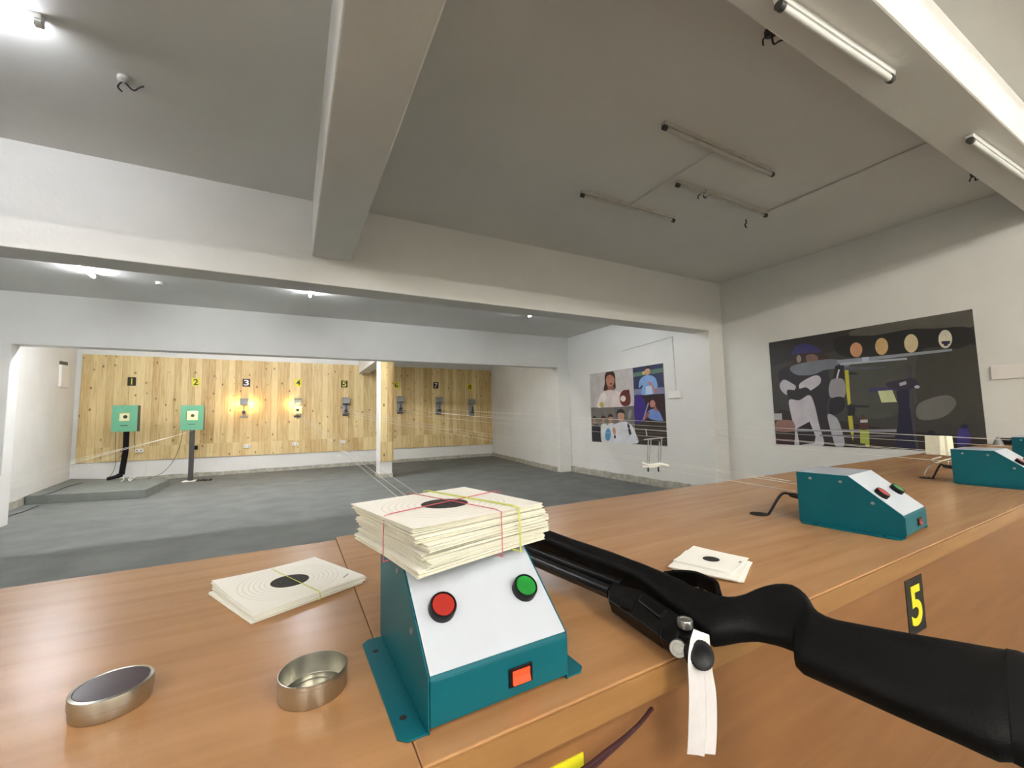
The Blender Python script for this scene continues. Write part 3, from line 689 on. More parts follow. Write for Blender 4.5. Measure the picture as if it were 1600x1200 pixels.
def point(name, loc, e, rgb, r_=.03, parent=None):
    ld = bpy.data.lights.new(name, 'POINT'); ld.energy = e; ld.color = rgb; ld.shadow_soft_size = r_
    o_ = bpy.data.objects.new(name, ld); COL.objects.link(o_); o_.location = loc
    if parent: o_.parent = parent; o_.location = Vector(loc) - parent.location
    return o_
cw = (a2 + b2_) / 2
point('box_lamp', (cw.x, YT + .025, a2.z - .03), .5, (1, .85, .35), .012, t2)
cw = (a + b_) / 2
point('box_lamp', (cw.x, YT + .025, a.z - .03), .05, (1, .95, .85), .012, t1)
# stands
s1 = empty('target_stand', (a.x * .5 + b_.x * .5, YT + .08, .12), 'black cloth wrapped target post standing on the grey platform', 'stand'); o = s1.location
mb = MB(); P = [Vector((o.x + .01, YT + .09, b_.z)), Vector((o.x + .01, YT + .09, .60)), Vector((o.x - .01, YT + .08, .34)), Vector((o.x - .02, YT + .07, .20))]
mb.tube(spline(P, 4), .042, 10); mb.build('post', BLKM, s1, o, smooth=True)
mb = MB(); mb.tube(spline([Vector((o.x - .02, YT + .07, .20)), Vector((o.x - .08, YT + .02, .175)), Vector((o.x - .16, YT - .06, .155))], 4), [.04] * 4 + [.03] * 5, 8); mb.build('foot', BLKM, s1, o, smooth=True)
s2 = empty('target_stand', ((a2.x + b2_.x) / 2, YT + .08, 0), 'dark metal target post with white base plate under the lit green box', 'stand'); o = s2.location
mb = MB(); mb.box(o.x - .035, o.x + .035, YT + .05, YT + .12, .012, b2_.z); mb.build('post', DKGREY, s2, o, bevel=.004)
mb = MB(); mb.box(o.x - .11, o.x + .09, YT - .02, YT + .18, 0, .012); tag(mb.build('base_plate', WHTV, s2, o), 'white base plate')
for k, (dx, dy) in enumerate(((.13, -.05), (.19, -.01), (.245, -.06), (.31, -.04))):
    mb = MB(); c0 = Vector((o.x + dx, YT + dy, 0)); mb.tubeR([(c0, .03), (c0 + Vector((.01, 0, .02)), .035), (c0 + Vector((.012, 0, .04)), .012)], (0, 0, 1), 7)
    solo('stone', mb, DKGREY, ('first', 'second', 'third', 'fourth')[k] + ' small dark stone rightward from the foot of the metal target post', 'stone', 'stones by the target post')
# wall mounted target holders, lanes 3-8
hold = [((382, 640), 1, 'with a glowing lamp and an empty holder, below number three'), ((465, 640), 2, 'with a brightly lit cream card, below number four'), ((540, 638), 0, 'in plain grey, below number five'),
        ((624.5, 636), 0, 'in dim light, right behind the post, below number six'), ((685, 637), 0, 'in dim light, below number seven'), ((736, 640), 0, 'in dim light, below number eight')]
for (px_, kind, lab) in hold:
    YH = YW - .001; c0 = ony(px_[0], px_[1], YH); root = empty('target_holder', c0, 'wall target holder ' + lab, 'target holder', 'target holders on the pine wall')
    hz = ony(px_[0], px_[1] - 13, YH).z - c0.z
    mb = MB(); mb.prism([(-.075, -.16, hz - .085), (-.075, -.16, hz + .04), (-.075, 0, hz + .06), (-.075, 0, hz - .085)], (.15, 0, 0)); mb.build('lamp_hood', LTGREY, root, bevel=.004)
    mb = MB(); mb.box(-.03, .03, -.14, 0, -.10, -.02) ; mb.box(-.07, .07, -.05, -.03, -.17, -.13); mb.box(-.012, .012, -.12, -.10, -.02, .07); mb.build('bracket', DKGREY if kind != 1 else LTGREY, root, bevel=.003)
    if kind == 2:
        mb = MB(); mb.box(-.085, .085, -.085, .085, -.002, 0); cd_ = mb.build('target_card', CARDF, root); cd_.location = (0, -.145, .0 - .01); cd_.rotation_euler = (math.pi / 2, 0, 0)
    if kind == 0:
        mb = MB(); mb.box(-.075, .07, -.03, 0, -.13, hz - .09); mb.build('back_plate', LTGREY, root, bevel=.003)
        mb = MB(); mb.tubeR([(Vector((0, -.145, -.05)), .028), (Vector((0, -.155, -.05)), .028)], (0, -1, 0), 16); mb.build('pulley', BLKP, root, smooth=True)
    else:
        mb = MB(); mb.tubeR([(Vector((0, -.145 if kind == 1 else -.10, -.06)), .028), (Vector((0, -.155 if kind == 1 else -.11, -.06)), .028)], (0, -1, 0), 16); mb.build('pulley', DKGREY, root, smooth=True)
    if kind:
        for sx in (-1, 1):
            if kind == 2 and sx == 1: continue
            ld = point('hood_lamp', c0 + Vector((sx * .125, -.09, hz - .06)), .55 if kind == 1 else .35, (1, .60, .16), .03, root)
        if kind == 2: point('hood_lamp', c0 + Vector((0, -.20, hz - .10)), .12, (1, .78, .3), .02, root)
# sockets
for p, n in (((218, 704), 'one'), ((386, 697), 'three'), ((461, 693.5), 'four'), ((535, 690.5), 'five')):
    c0 = ony(*p, YW - .001); root = empty('wall_socket', c0, 'white double socket low on the pine wall under number ' + n, 'socket', 'sockets on the pine wall')
    mb = MB(); mb.box(-.062, .062, -.03, 0, -.036, .036); mb.build('faceplate', WHTV, root, bevel=.004)
    for sx in (-.03, .03): mb = MB(); mb.box(sx - .008, sx + .008, -.0325, -.03, -.012, .012); mb.build('outlet', DKGREY if n == 'one' else LTGREY, root)
# hanging cables
def cable(pts, m, name, label, r_=.004, grp=None, cat='cable', n=6): mb = MB(); mb.tube(spline(pts, n), r_, 6); return solo(name, mb, m, label, cat, grp, smooth=True)
cable([ony(181, 676, 9.9), ony(180, 700, 10.2), ony(181, 722, 10.3), ony(175, 740, 10.3), ony(160, 751, 10.25), onz(118, 757, -.925), onz(90, 766, -.92)], CABLEB, 'cable', 'thin black cable looping down left of the black target post onto the platform')
cable([ony(214, 640, 9.75), ony(217, 652, 10.2), ony(211, 675, 10.3), ony(211, 698, YW - .03)], CABLEB, 'cable', 'thin black cable from the right side of target box one down to the socket')
cable([ony(286, 672, 9.8), ony(280, 700, 10.3), ony(268, 724, 10.33), ony(250, 741, 10.3), ony(226, 749, 10.2), ony(195, 752, 9.9)], CABLEB, 'cable', 'thin black cable drooping from target box two across the white strip to the platform')
cable([ony(202, 727, 10.33), ony(208, 744, 10.3), ony(218, 748, 10.3), ony(228, 738, 10.33), ony(228, 727, 10.35)], PVC, 'cable', 'thin white cable loop hanging below the pine wall behind the black post')
cable([onz(0, 816, -1.045), onz(15, 806, -1.045), onz(35, 800, -1.045), onz(50, 794, -1.045), onz(60, 790, -1.045)], CABLEB, 'cable', 'black cable lying on the floor in front of the platform corner')
cable([onz(62, 775, -.925), onz(85, 768, -.925), onz(105, 760, -.925), onz(130, 754, -.925)], CABLEB, 'cable', 'black cable lying along the back of the grey platform by the left wall')
mb = MB(); c0 = onz(194, 752, -.925)
for k in range(5):
    d_ = Vector((rnd.uniform(-.12, .12), rnd.uniform(-.04, .04), 0)); mb.tube([c0 + d_, c0 + d_ + Vector((rnd.uniform(-.03, .05), 0, .03)), c0 + d_ + Vector((rnd.uniform(-.02, .08), .0, .07))], .008, 6)
solo('plug_cluster', mb, WHTV, 'white bundle of plugs lying behind the foot of the black post', 'plugs')
# second clamp behind lane 2 post
mb = MB(); c0 = ony(303.5, 699.5, YW - .001); mb.box(c0.x - .06, c0.x + .06, c0.y - .05, c0.y, c0.z - .04, c0.z + .04); solo('wall_socket', mb, BLKP, 'black wall socket just right of the metal target post', 'socket', bevel=.004)
# brown box at the right end of the pine wall, niche panel at the left wall
mb = MB(); a = ony(778, 571, 10.2); b_ = ony(787.5, 594.5, 10.2); mb.box(a.x, b_.x, 10.15, 10.39, b_.z, a.z); solo('wall_speaker', mb, BROWNB, 'dark brown box high on the wall at the right end of the pine boards', 'box', bevel=.004)
# panel hatch on slanted left wall
nl = Vector((dl.y, -dl.x, 0)).normalized()
def onleft(x, y, off=.0): return onplane(x, y, Vector((pA.x, pA.y, 0)) + nl * off, nl)
a_, b_, c_, d_ = onleft(93, 564), onleft(105, 566), onleft(104, 606), onleft(91, 604)
root = empty('wall_hatch', (a_ + b_ + c_ + d_) / 4, 'narrow white panel with a dark slot above it, on the far left wall', 'hatch'); o = root.location
m1 = d_.lerp(a_, .86); m2 = c_.lerp(b_, .86)
mb = MB(); mb.prism([m1, m2, c_, d_], nl * .03); mb.build('cover', WHTV, root, o)
mb = MB(); mb.prism([a_, b_, m2, m1], nl * .008); tag(mb.build('slot', DKGREY, root, o), 'dark slot')

# ================================================================== STRINGS
def strings(T, B, offs, lane, r_=.0009, nm=('highest', 'middle', 'lowest')):
    for k, (dt, db) in enumerate(offs):
        a = Vector(T) + Vector(dt); b_ = Vector(B) + Vector(db)
        mb = MB(); P = [a.lerp(b_, t / 24) + Vector((0, 0, -.015 * math.sin(math.pi * t / 24))) for t in range(25)]
        dist = lambda p: (p - Vector((0, 0, CZ))).length
        mb.tube(P, [min(.0022, r_ * (.55 + .16 * dist(p))) for p in P], 5)
        solo('target_string', mb, STRING, nm[k] + ' of the three thin white target lines of lane ' + lane, 'string', 'target lines of lane ' + lane, org=a, smooth=True)
strings(w(.11, 10.2, .20), w(.235, .66, -.20), [((-.02, 0, -.01), (0, 0, 0)), ((.0, 0, .0), (.02, 0, .0)), ((.03, 0, .01), (.048, 0, .002))], 'four', nm=('left', 'middle', 'right'))
strings(w(1.08, 10.2, .20), w(1.28, .67, -.21), [((-.05, 0, .06), (-.05, 0, .015)), ((0, 0, 0), (0, 0, .0)), ((0, 0, -.05), (-.03, 0, -.015))], 'five')
strings(w(2.31, 10.2, .20), w(2.40, .66, -.20), [((-.05, 0, .06), (-.05, 0, .015)), ((.04, 0, .04), (.05, 0, .012)), ((0, 0, -.05), (-.03, 0, -.02))], 'six')
strings(w(3.28, 10.2, .20), w(3.50, .73, -.20), [((-.05, 0, .06), (-.05, 0, .015)), ((.04, 0, .04), (.05, 0, .012)), ((0, 0, -.03), (-.03, 0, -.02))], 'seven')
strings(w(-2.62, 9.6, -.45), w(-2.85, 1.30, -.88), [((0, 0, .04), (0, 0, .03)), ((.03, 0, -.02), (.0, 0, .0)), ((.0, 0, -.06), (.03, 0, -.015))], 'one')
strings(w(-1.65, 9.52, -.16), w(-.92, .66, -.22), [((-.06, 0, 0), (-.03, 0, .012)), ((-.01, 0, .02), (.0, 0, .0)), ((.04, 0, .04), (.03, 0, -.008))], 'two')

# target carrier on lane five lines
car = empty('target_carrier', w(1.17, 3.0, -.02), 'small wire target carrier hanging on the lines in front of the photo collage', 'target carrier'); 
YC = None
def onlane(x, y): return onplane(x, y, w(1.15, 0, 0), Vector((1, 0, 0)))
Xc = 1.16
pc_ = onx(1022, 724, Xc); YC = pc_.y; car.location = pc_
def oc(x, y): p = ony(x, y, YC); return p
mb = MB(); mb.tube([oc(1002, 723), oc(1012, 727), oc(1022, 726), oc(1032, 725), oc(1044, 728)], .0045, 8); mb.tube([oc(1003, 729), oc(1018, 730), oc(1030, 728)], .003, 8); mb.build('crossbar', PVC, car, pc_, smooth=True)
mb = MB()
for l in (((1013, 686), (1011.5, 722)), ((1017, 686), (1015, 722)), ((1034, 685), (1032, 722)), ((1030.5, 690), (1029, 722)), ((1009, 670), (1010.5, 681)), ((1006, 687), (1036, 684))): mb.tube([oc(*l[0]), oc(*l[1])], .0022, 8)
mb.build('wire_frame', LTGREY, car, pc_, smooth=True)
for x in (1012.5, 1028.5):
    mb = MB(); mb.tube([oc(x, 729), oc(x + .5, 737)], .0028, 8); mb.build('clip', CABLEB, car, pc_, smooth=True)
# cream foam blocks + wires at lane six
Yg = .74
fb = empty('card_holder', ony(1478, 716, Yg), 'cream foam card holder standing behind the right hand control box', 'card holder'); o = fb.location
pa, pb_ = ony(1468, 682, Yg), ony(1478, 715, Yg)
mb = MB(); q = [ony(*p, Yg) for p in ((1468, 681), (1476, 681), (1478.5, 712), (1470, 711))]; mb.prism(q, (0, .05, 0)); mb.build('foam_block', CREAMC, fb, o, bevel=.002)
mb = MB(); q = [ony(*p, Yg - .008) for p in ((1479, 681), (1488, 681.5), (1492.5, 712), (1482, 712.5))]; mb.prism(q, (0, .05, 0)); mb.build('foam_block', CREAMC, fb, o, bevel=.002)
mb = MB(); P = [ony(*p, Yg) for p in ((1492, 715), (1475, 719), (1462, 723), (1456, 718), (1470, 714))]; mb.tube(spline(P, 5), .0028, 8); mb.tube(spline([ony(*p, Yg) for p in ((1460, 724), (1450, 731), (1444, 742))], 5), .0014, 6); mb.tube([ony(*p, Yg) for p in ((1482, 720), (1481, 731))], .0014, 6); mb.build('wire_hanger', PVC, fb, o, smooth=True)

# ================================================================== CEILING FITTINGS
def batten(p0, p1, m_tube, label, z, side=(0, 1, 0), lit=False, r_=.013, grp=None):
    """p0,p1 on the ceiling surface (camera relative), fitting hangs below it"""
    a = Vector(p0); b_ = Vector(p1); d_ = (b_ - a).normalized(); s_ = Vector((-d_.y, d_.x, 0)); c0 = (a + b_) / 2
    root = empty('tube_light', c0, label, 'tube light', grp); o = c0
    dn = Vector((0, 0, -1))
    mb = MB(); mb.prism([a + s_ * .018, a - s_ * .018, a - s_ * .014 + dn * .022, a + s_ * .014 + dn * .022], b_ - a); mb.build('batten', TUBEW if (lit or m_tube is TUBEW) else TUBEG, root, o, bevel=.002)
    mb = MB(); mb.tube([a + d_ * .025 + dn * .036, b_ - d_ * .025 + dn * .036], r_, 14); mb.build('tube', m_tube, root, o, smooth=True)
    for p, s2_ in ((a, 1), (b_, -1)):
        mb = MB(); q = p + d_ * s2_ * .012; mb.tube([q - d_ * .012 + dn * .034, q + d_ * .012 + dn * .034], .016, 12); mb.build('end_cap', DKGREY if not lit else TUBEW, root, o, smooth=True)
    return root
def cp(x, y, z=ZC): p = onz(x, y, z); return p
G = 'unlit tube lights on the front bay ceiling'
batten(cp(1036, 190), cp(1207, 266), TUBEG, 'unlit dusty tube light, upper one of the three near the middle of the ceiling', ZC, grp=G)
batten(cp(1057, 282), cp(1197, 331), TUBEG, 'unlit thin tube light joined to the long conduit running right', ZC, grp=G, r_=.006)
batten(cp(908, 298), cp(1053, 339), TUBEG, 'unlit thin tube light, lower left one of the three near the middle of the ceiling', ZC, grp=G, r_=.006)
zb4 = 1.43
batten(cp(1215, -7, zb4), cp(1392, 113, zb4), TUBEW, 'unlit white tube light on the underside of the near beam, above the rifle', zb4, grp='tube lights under the near beam')
batten(cp(1514, 209, zb4), cp(1640, 300, zb4), TUBEW, 'unlit white tube light on the near beam at the right edge of the photo', zb4, grp='tube lights under the near beam')
e0 = cp(68, 27); batten((e0.x - 1.22, e0.y, e0.z), e0, GLOW_LIT, 'brightly lit tube light on the ceiling in the top left corner', ZC, lit=True)
m0 = onz(148, 428, ZCM); batten((m0.x, m0.y - 1.22, m0.z), m0, GLOW_MID, 'lit tube light seen beyond the long beam at the left', ZCM, lit=True, grp='lit tube lights in the middle bay')
m1_ = onz(484.5, 459, ZCM); batten((m1_.x, m1_.y - 1.22, m1_.z), m1_, GLOW_MID, 'lit tube light showing only its tip beyond the long beam near the cross beam', ZCM, lit=True, grp='lit tube lights in the middle bay')
m2_ = onz(816, 497, ZCM) - Vector((.03, .24, 0)); batten((m2_.x - .15, m2_.y - 1.22, m2_.z), (m2_.x, m2_.y, m2_.z), GLOW_DIM, 'lit tube light tip beyond the long beam toward the right wall', ZCM, lit=True, grp='lit tube lights in the middle bay')
batten(w(-2.4, 7.2, ZCF), w(-1.2, 7.2, ZCF), GLOW_FAR, 'lit tube light hidden above the boards of the far bay, left', ZCF, lit=True, grp='lit tube lights in the far bay')
batten(w(-.3, 7.2, ZCF), w(.9, 7.2, ZCF), GLOW_FAR, 'lit tube light hidden above the boards of the far bay, beside the post', ZCF, lit=True, grp='lit tube lights in the far bay')
batten(w(2.4, 7.2, ZCF), w(3.6, 7.2, ZCF), GLOW_FAR_FILL, 'added dim fill tube hidden above the boards of the far bay, right of the post', ZCF, lit=True, grp='lit tube lights in the far bay')  # added tube, no lamp known on this side; brightens the far right wall
for x, d in ((-2.4, 'left'), (.2, 'middle'), (2.9, 'right')):
    batten(w(x, -2.6, ZC), w(x + 1.2, -2.6, ZC), GLOW_REAR, 'lit tube light on the ceiling behind the shooting counter, ' + d, ZC, lit=True, grp='lit tube lights behind the counter')
for x, d in ((-2.2, 'left'), (.1, 'middle'), (2.6, 'right')):
    batten(w(x, -1.35, ZC), w(x + 1.2, -1.35, ZC), GLOW_FILL, 'added unseen fill tube on the ceiling just behind the near beam, ' + d, ZC, lit=True, grp='added fill tubes above the firing point')  # extra unseen row, added to light the worktop more from above
# conduits on the ceiling and walls
def conduit(a, b_, label, r_=.006, m=PVC, grp=None, mid=None):
    mb = MB(); mb.tube([a] + (mid or []) + [b_], r_, 8); solo('conduit', mb, m, label, 'conduit', grp, smooth=True)
dz = Vector((0, 0, -.008))
CEILC = mat('painted ceiling conduit', (212, 210, 204), 0.7)
conduit(cp(1197, 331) + dz, cp(1455, 219) + dz, 'long painted conduit on the ceiling running toward the right beam', .007, CEILC)
conduit(cp(1113, 237) + dz, cp(985, 318) + dz, 'painted conduit on the ceiling linking two unlit tube lights', .005, CEILC)
def rose(x, y, label, hook=False, name='ceiling_box', m=LTGREY):
    p = cp(x, y); root = empty(name, p, label, 'ceiling box')
    mb = MB(); mb.tubeR([(Vector((0, 0, 0)), .028), (Vector((0, 0, -.018)), .028), (Vector((0, 0, -.024)), .018)], (0, 0, -1), 20); mb.build('cover', m, root, smooth=True)
    mb = MB(); mb.tube(spline([Vector((.0, 0, -.02)), Vector((.03, .01, -.045)), Vector((.055, .0, -.03)), Vector((.075, -.01, -.022))], 4), .004, 8); mb.tube(spline([Vector((-.01, 0, -.02)), Vector((-.03, .02, -.04)), Vector((-.015, .03, -.055))], 4), .004, 8); mb.build('loose_wire', CABLEB, root, smooth=True)
rose(1205, 47, 'grey ceiling box with a loose black wire beside the long white tube light', m=DKGREY)
rose(1524, 270, 'grey ceiling box with loose wire near the right edge of the photo', m=DKGREY)
rose(195, 122, 'round white ceiling box with loose wire right of the lit tube light', m=PVC)
rose(1098, 298, 'small ceiling box with tangled wire in the middle of the thin tube light')
p = onz(249, 441, ZCM); root = empty('ceiling_box', p, 'tiny ceiling box beyond the long beam between the two lit tubes', 'ceiling box'); mb = MB(); mb.tubeR([(Vector((0, 0, 0)), .035), (Vector((0, 0, -.03)), .03)], (0, 0, -1), 16); mb.build('cover', PVC, root, smooth=True)
p = cp(1137 + 28, 343); mb = MB(); mb.tube(spline([p, p + Vector((.01, 0, -.03)), p + Vector((-.015, 0, -.05)), p + Vector((.005, 0, -.075))], 4), .005, 8); solo('ceiling_hook', mb, CABLEB, 'small dark hook hanging from the ceiling below the thin tube light', 'hook', smooth=True, org=p)
# right wall conduit and switch box in the middle bay
XW = XP - .008
conduit(onx(1050, 526, XW), onx(1056.5, 613, XW), 'white conduit coming down the right wall to the switch box', .009)
conduit(onx(1050, 526, XW), onx(970, 549, XW), 'thin white conduit running along the right wall above the collage', .006)
c0 = onx(1055.5, 616, XP); root = empty('switch_box', c0, 'white switch box on the right wall beside the collage', 'switch box'); mb = MB(); mb.box(-.03, 0, -.10, .10, -.055, .045); mb.build('case', WHTV, root, bevel=.004); mb = MB(); mb.box(-.033, -.03, -.06, .06, -.03, .02); mb.build('rocker', WHTV, root)
c0 = onx(1575, 581, XR); root = empty('switch_box', c0, 'flat white switch plate on the right wall beyond the shooter poster', 'switch box'); mb = MB(); mb.box(-.012, 0, -.09, .09, -.055, .055); mb.build('case', WHTV, root, bevel=.004); mb = MB(); mb.box(-.015, -.012, -.06, .06, -.03, .03); mb.build('rocker', WHTV, root)
mb = MB(); mb.box(XR - .03, XR, .50, 1.10, CZ + TT, CZ + TT + .05); solo('cable_trunking', mb, BLKP, 'black strip along the right wall at the far end of the counter', 'trunking', bevel=.003)
c0 = onx(1561, 703, XR - .12); mb = MB(); mb.tubeR([(Vector((c0.x, c0.y, CZ + TT)), .03), (Vector((c0.x, c0.y, CZ + TT + .03)), .022), (Vector((c0.x, c0.y, c0.z + .10)), .006)], (0, 0, 1), 14); solo('glue_bottle', mb, LTGREY, 'small grey pointed nozzle bottle at the far end of the counter', 'bottle', smooth=True)

# ================================================================== POSTERS
PC = {}
def pm(rgb, rough=.45):
    k = 'print %d %d %d' % rgb
    if k not in PC: PC[k] = mat(k, rgb, rough, noise=0.14, nscale=7)
    return PC[k]
def poster(name, X, corners, crop, shapes, base, label):
    ox, oy, sc_ = crop; mats = [pm(base)]; idx = {base: 0}
    cv = lambda p: onx(ox + p[0] / sc_, oy + p[1] / sc_, X)
    q = [cv(p) for p in corners]; ys = sorted([p.y for p in q]); zs = sorted([p.z for p in q])
    y0, y1 = (ys[0] + ys[1]) / 2, (ys[2] + ys[3]) / 2; z0, z1 = (zs[0] + zs[1]) / 2, (zs[2] + zs[3]) / 2
    mb = MB(); mb.box(X - .004, X - .001, y0, y1, z0, z1)
    k = 0
    for sh in shapes:
        kind, col_, pts = sh[0], sh[1], sh[2]
        if col_ not in idx: idx[col_] = len(mats); mats.append(pm(col_))
        if kind == 'e':
            cx_, cy_, rx_, ry_ = pts; P = [(cx_ + rx_ * math.cos(t * math.pi / 12), cy_ + ry_ * math.sin(t * math.pi / 12)) for t in range(24)]
        elif kind == 's': P = [(v.x, v.y) for v in spline([Vector((a, b_, 0)) for a, b_ in pts], 4, True)]
        else: P = pts
        k += 1; W = [cv(p) for p in P]
        W = [Vector((X - .004 - k * .00006, min(max(v.y, y0), y1), min(max(v.z, z0), z1))) for v in W]
        mb.add(W, [tuple(range(len(W)))], idx[col_])
    o_ = solo(name, mb, mats, label, 'poster', org=Vector((X, (y0 + y1) / 2, z0)))
    return o_
# shooter poster (crop coordinates, 3.75 px per photo pixel from (1180, 460))
S = [('p', (52, 48, 48), [(78, 285), (1270, 85), (1280, 240), (600, 300), (85, 420)]),
     ('s', (92, 88, 80), [(560, 215), (800, 165), (1100, 115), (1265, 95), (1275, 190), (1000, 225), (760, 260), (600, 260)]),
     ('s', (38, 36, 35), [(480, 250), (700, 240), (900, 205), (1060, 200), (1260, 195), (1300, 290), (1100, 330), (800, 360), (560, 370), (470, 330)]),
     ('s', (76, 76, 68), [(560, 380), (800, 370), (1000, 360), (1000, 560), (850, 700), (600, 720), (540, 560)]),
     ('s', (66, 64, 56), [(960, 340), (1180, 320), (1300, 320), (1345, 700), (1100, 760), (960, 660)]),
     ('s', (112, 110, 104), [(960, 640), (1120, 590), (1180, 640), (1100, 720), (960, 730)]),
     ('s', (48, 38, 34), [(120, 700), (240, 690), (600, 760), (900, 800), (1355, 840), (1362, 868), (1000, 935), (800, 948), (130, 922)]),
     ('e', (214, 160, 118), (593, 325, 36, 43)), ('e', (216, 178, 122), (742, 305, 38, 50)), ('e', (220, 200, 160), (915, 287, 41, 54)), ('e', (226, 220, 196), (1115, 262, 40, 54)),
     ('p', (36, 30, 66), [(1092, 275), (1142, 272), (1143, 288), (1130, 292), (1130, 302), (1108, 303), (1106, 292), (1094, 290)]),
     ('s', (56, 52, 110), [(215, 350), (240, 305), (290, 288), (345, 300), (385, 335), (330, 352), (260, 358)]),
     ('s', (62, 44, 42), [(225, 360), (300, 345), (400, 345), (440, 390), (400, 430), (300, 440), (230, 420)]),
     ('e', (150, 140, 122), (257, 378, 14, 22)), ('s', (130, 100, 86), [(300, 360), (340, 350), (370, 370), (350, 400), (310, 400)]),
     ('s', (44, 38, 44), [(150, 440), (230, 420), (330, 440), (420, 430), (440, 560), (420, 700), (430, 900), (380, 905), (340, 700), (250, 640), (190, 580), (140, 500)]),
     ('s', (120, 124, 134), [(215, 420), (420, 380), (540, 395), (540, 430), (420, 440), (340, 470), (240, 470)]),
     ('s', (190, 186, 194), [(145, 530), (170, 500), (215, 520), (240, 545), (200, 590), (160, 570)]),
     ('s', (206, 202, 208), [(265, 520), (350, 475), (385, 490), (375, 530), (300, 575), (265, 560)]),
     ('s', (40, 34, 36), [(190, 560), (240, 560), (300, 545), (330, 580), (290, 620), (230, 630), (195, 600)]),
     ('s', (204, 198, 206), [(200, 620), (260, 620), (320, 590), (350, 650), (375, 760), (405, 880), (340, 905), (240, 915), (235, 800), (215, 720)]),
     ('p', (38, 32, 34), [(245, 785), (320, 745), (355, 830), (350, 870), (262, 892)]),
     ('p', (30, 28, 30), [(470, 420), (520, 400), (525, 500), (455, 500)]), ('p', (210, 208, 212), [(488, 440), (498, 440), (485, 492), (476, 492)]),
     ('s', (156, 152, 156), [(445, 505), (520, 500), (525, 600), (440, 600)]), ('s', (32, 28, 32), [(440, 620), (480, 600), (525, 610), (522, 670), (470, 705), (435, 690)]),
     ('s', (176, 176, 186), [(425, 705), (480, 725), (510, 800), (525, 880), (480, 900), (450, 820)]),
     ('p', (205, 196, 60), [(525, 445), (548, 440), (556, 560), (562, 640), (545, 650), (535, 560)]), ('p', (205, 196, 60), [(545, 712), (570, 708), (580, 800), (575, 860), (552, 780)]),
     ('p', (30, 28, 30), [(540, 650), (590, 645), (585, 710), (545, 712)]), ('p', (40, 40, 46), [(580, 648), (670, 652), (670, 662), (580, 662)]), ('p', (40, 40, 44), [(550, 455), (600, 460), (600, 470), (550, 470)]),
     ('p', (150, 156, 168), [(480, 385), (640, 370), (1155, 318), (1155, 332), (820, 370), (640, 392), (490, 408)]),
     ('p', (176, 182, 196), [(500, 402), (890, 371), (892, 382), (620, 405), (500, 416)]), ('p', (84, 88, 98), [(520, 424), (765, 424), (768, 432), (560, 446), (520, 440)]), ('p', (188, 198, 214), [(628, 370), (668, 366), (668, 392), (628, 396)]),
     ('s', (34, 30, 56), [(830, 540), (900, 540), (905, 650), (925, 780), (940, 940), (820, 945), (835, 800), (840, 660)]),
     ('p', (70, 66, 74), [(888, 412), (920, 410), (940, 800), (965, 930), (950, 932), (925, 800)]), ('p', (60, 58, 104), [(668, 548), (840, 545), (845, 565), (670, 574)]),
     ('s', (52, 42, 60), [(770, 520), (850, 500), (930, 490), (955, 520), (930, 550), (850, 560), (790, 550)]), ('p', (204, 210, 160), [(720, 566), (805, 560), (832, 630), (742, 634)]), ('p', (170, 170, 178), [(845, 520), (885, 508), (888, 526), (850, 538)]), ('e', (180, 182, 200), (950, 542, 16, 9)),
     ('p', (150, 150, 158), [(120, 792), (830, 790), (830, 806), (120, 802)]), ('p', (120, 118, 124), [(380, 822), (820, 826), (820, 834), (380, 832)]),
     ('s', (88, 52, 42), [(615, 740), (635, 700), (655, 740), (670, 780), (640, 795), (615, 785)]), ('p', (200, 198, 190), [(618, 735), (660, 733), (662, 750), (618, 752)]), ('p', (176, 186, 78), [(615, 795), (670, 795), (672, 893), (650, 893), (645, 875), (618, 872)]),
     ('s', (64, 54, 130), [(1190, 800), (1225, 775), (1255, 800), (1262, 870), (1190, 885)]), ('s', (40, 36, 60), [(1205, 770), (1228, 755), (1250, 770), (1245, 785), (1210, 785)]),
     ('s', (34, 30, 34), [(1010, 810), (1035, 795), (1060, 815), (1060, 870), (1010, 870)]), ('p', (190, 188, 190), [(112, 698), (158, 697), (160, 735), (115, 737)]),
     ('s', (150, 110, 100), [(125, 745), (180, 735), (225, 745), (230, 800), (130, 800)]), ('p', (60, 28, 24), [(128, 830), (225, 825), (230, 890), (132, 895)]),
     ('p', (170, 168, 176), [(130, 900), (240, 905), (240, 915), (132, 912)]), ('p', (160, 150, 150), [(700, 930), (810, 925), (812, 940), (700, 944)])]
poster('shooter_poster', XR, [(78, 285), (1270, 85), (1362, 868), (130, 922)], (1180, 460, 3.75), S, (64, 61, 57), 'large dark poster of a person aiming a target rifle, on the right wall')
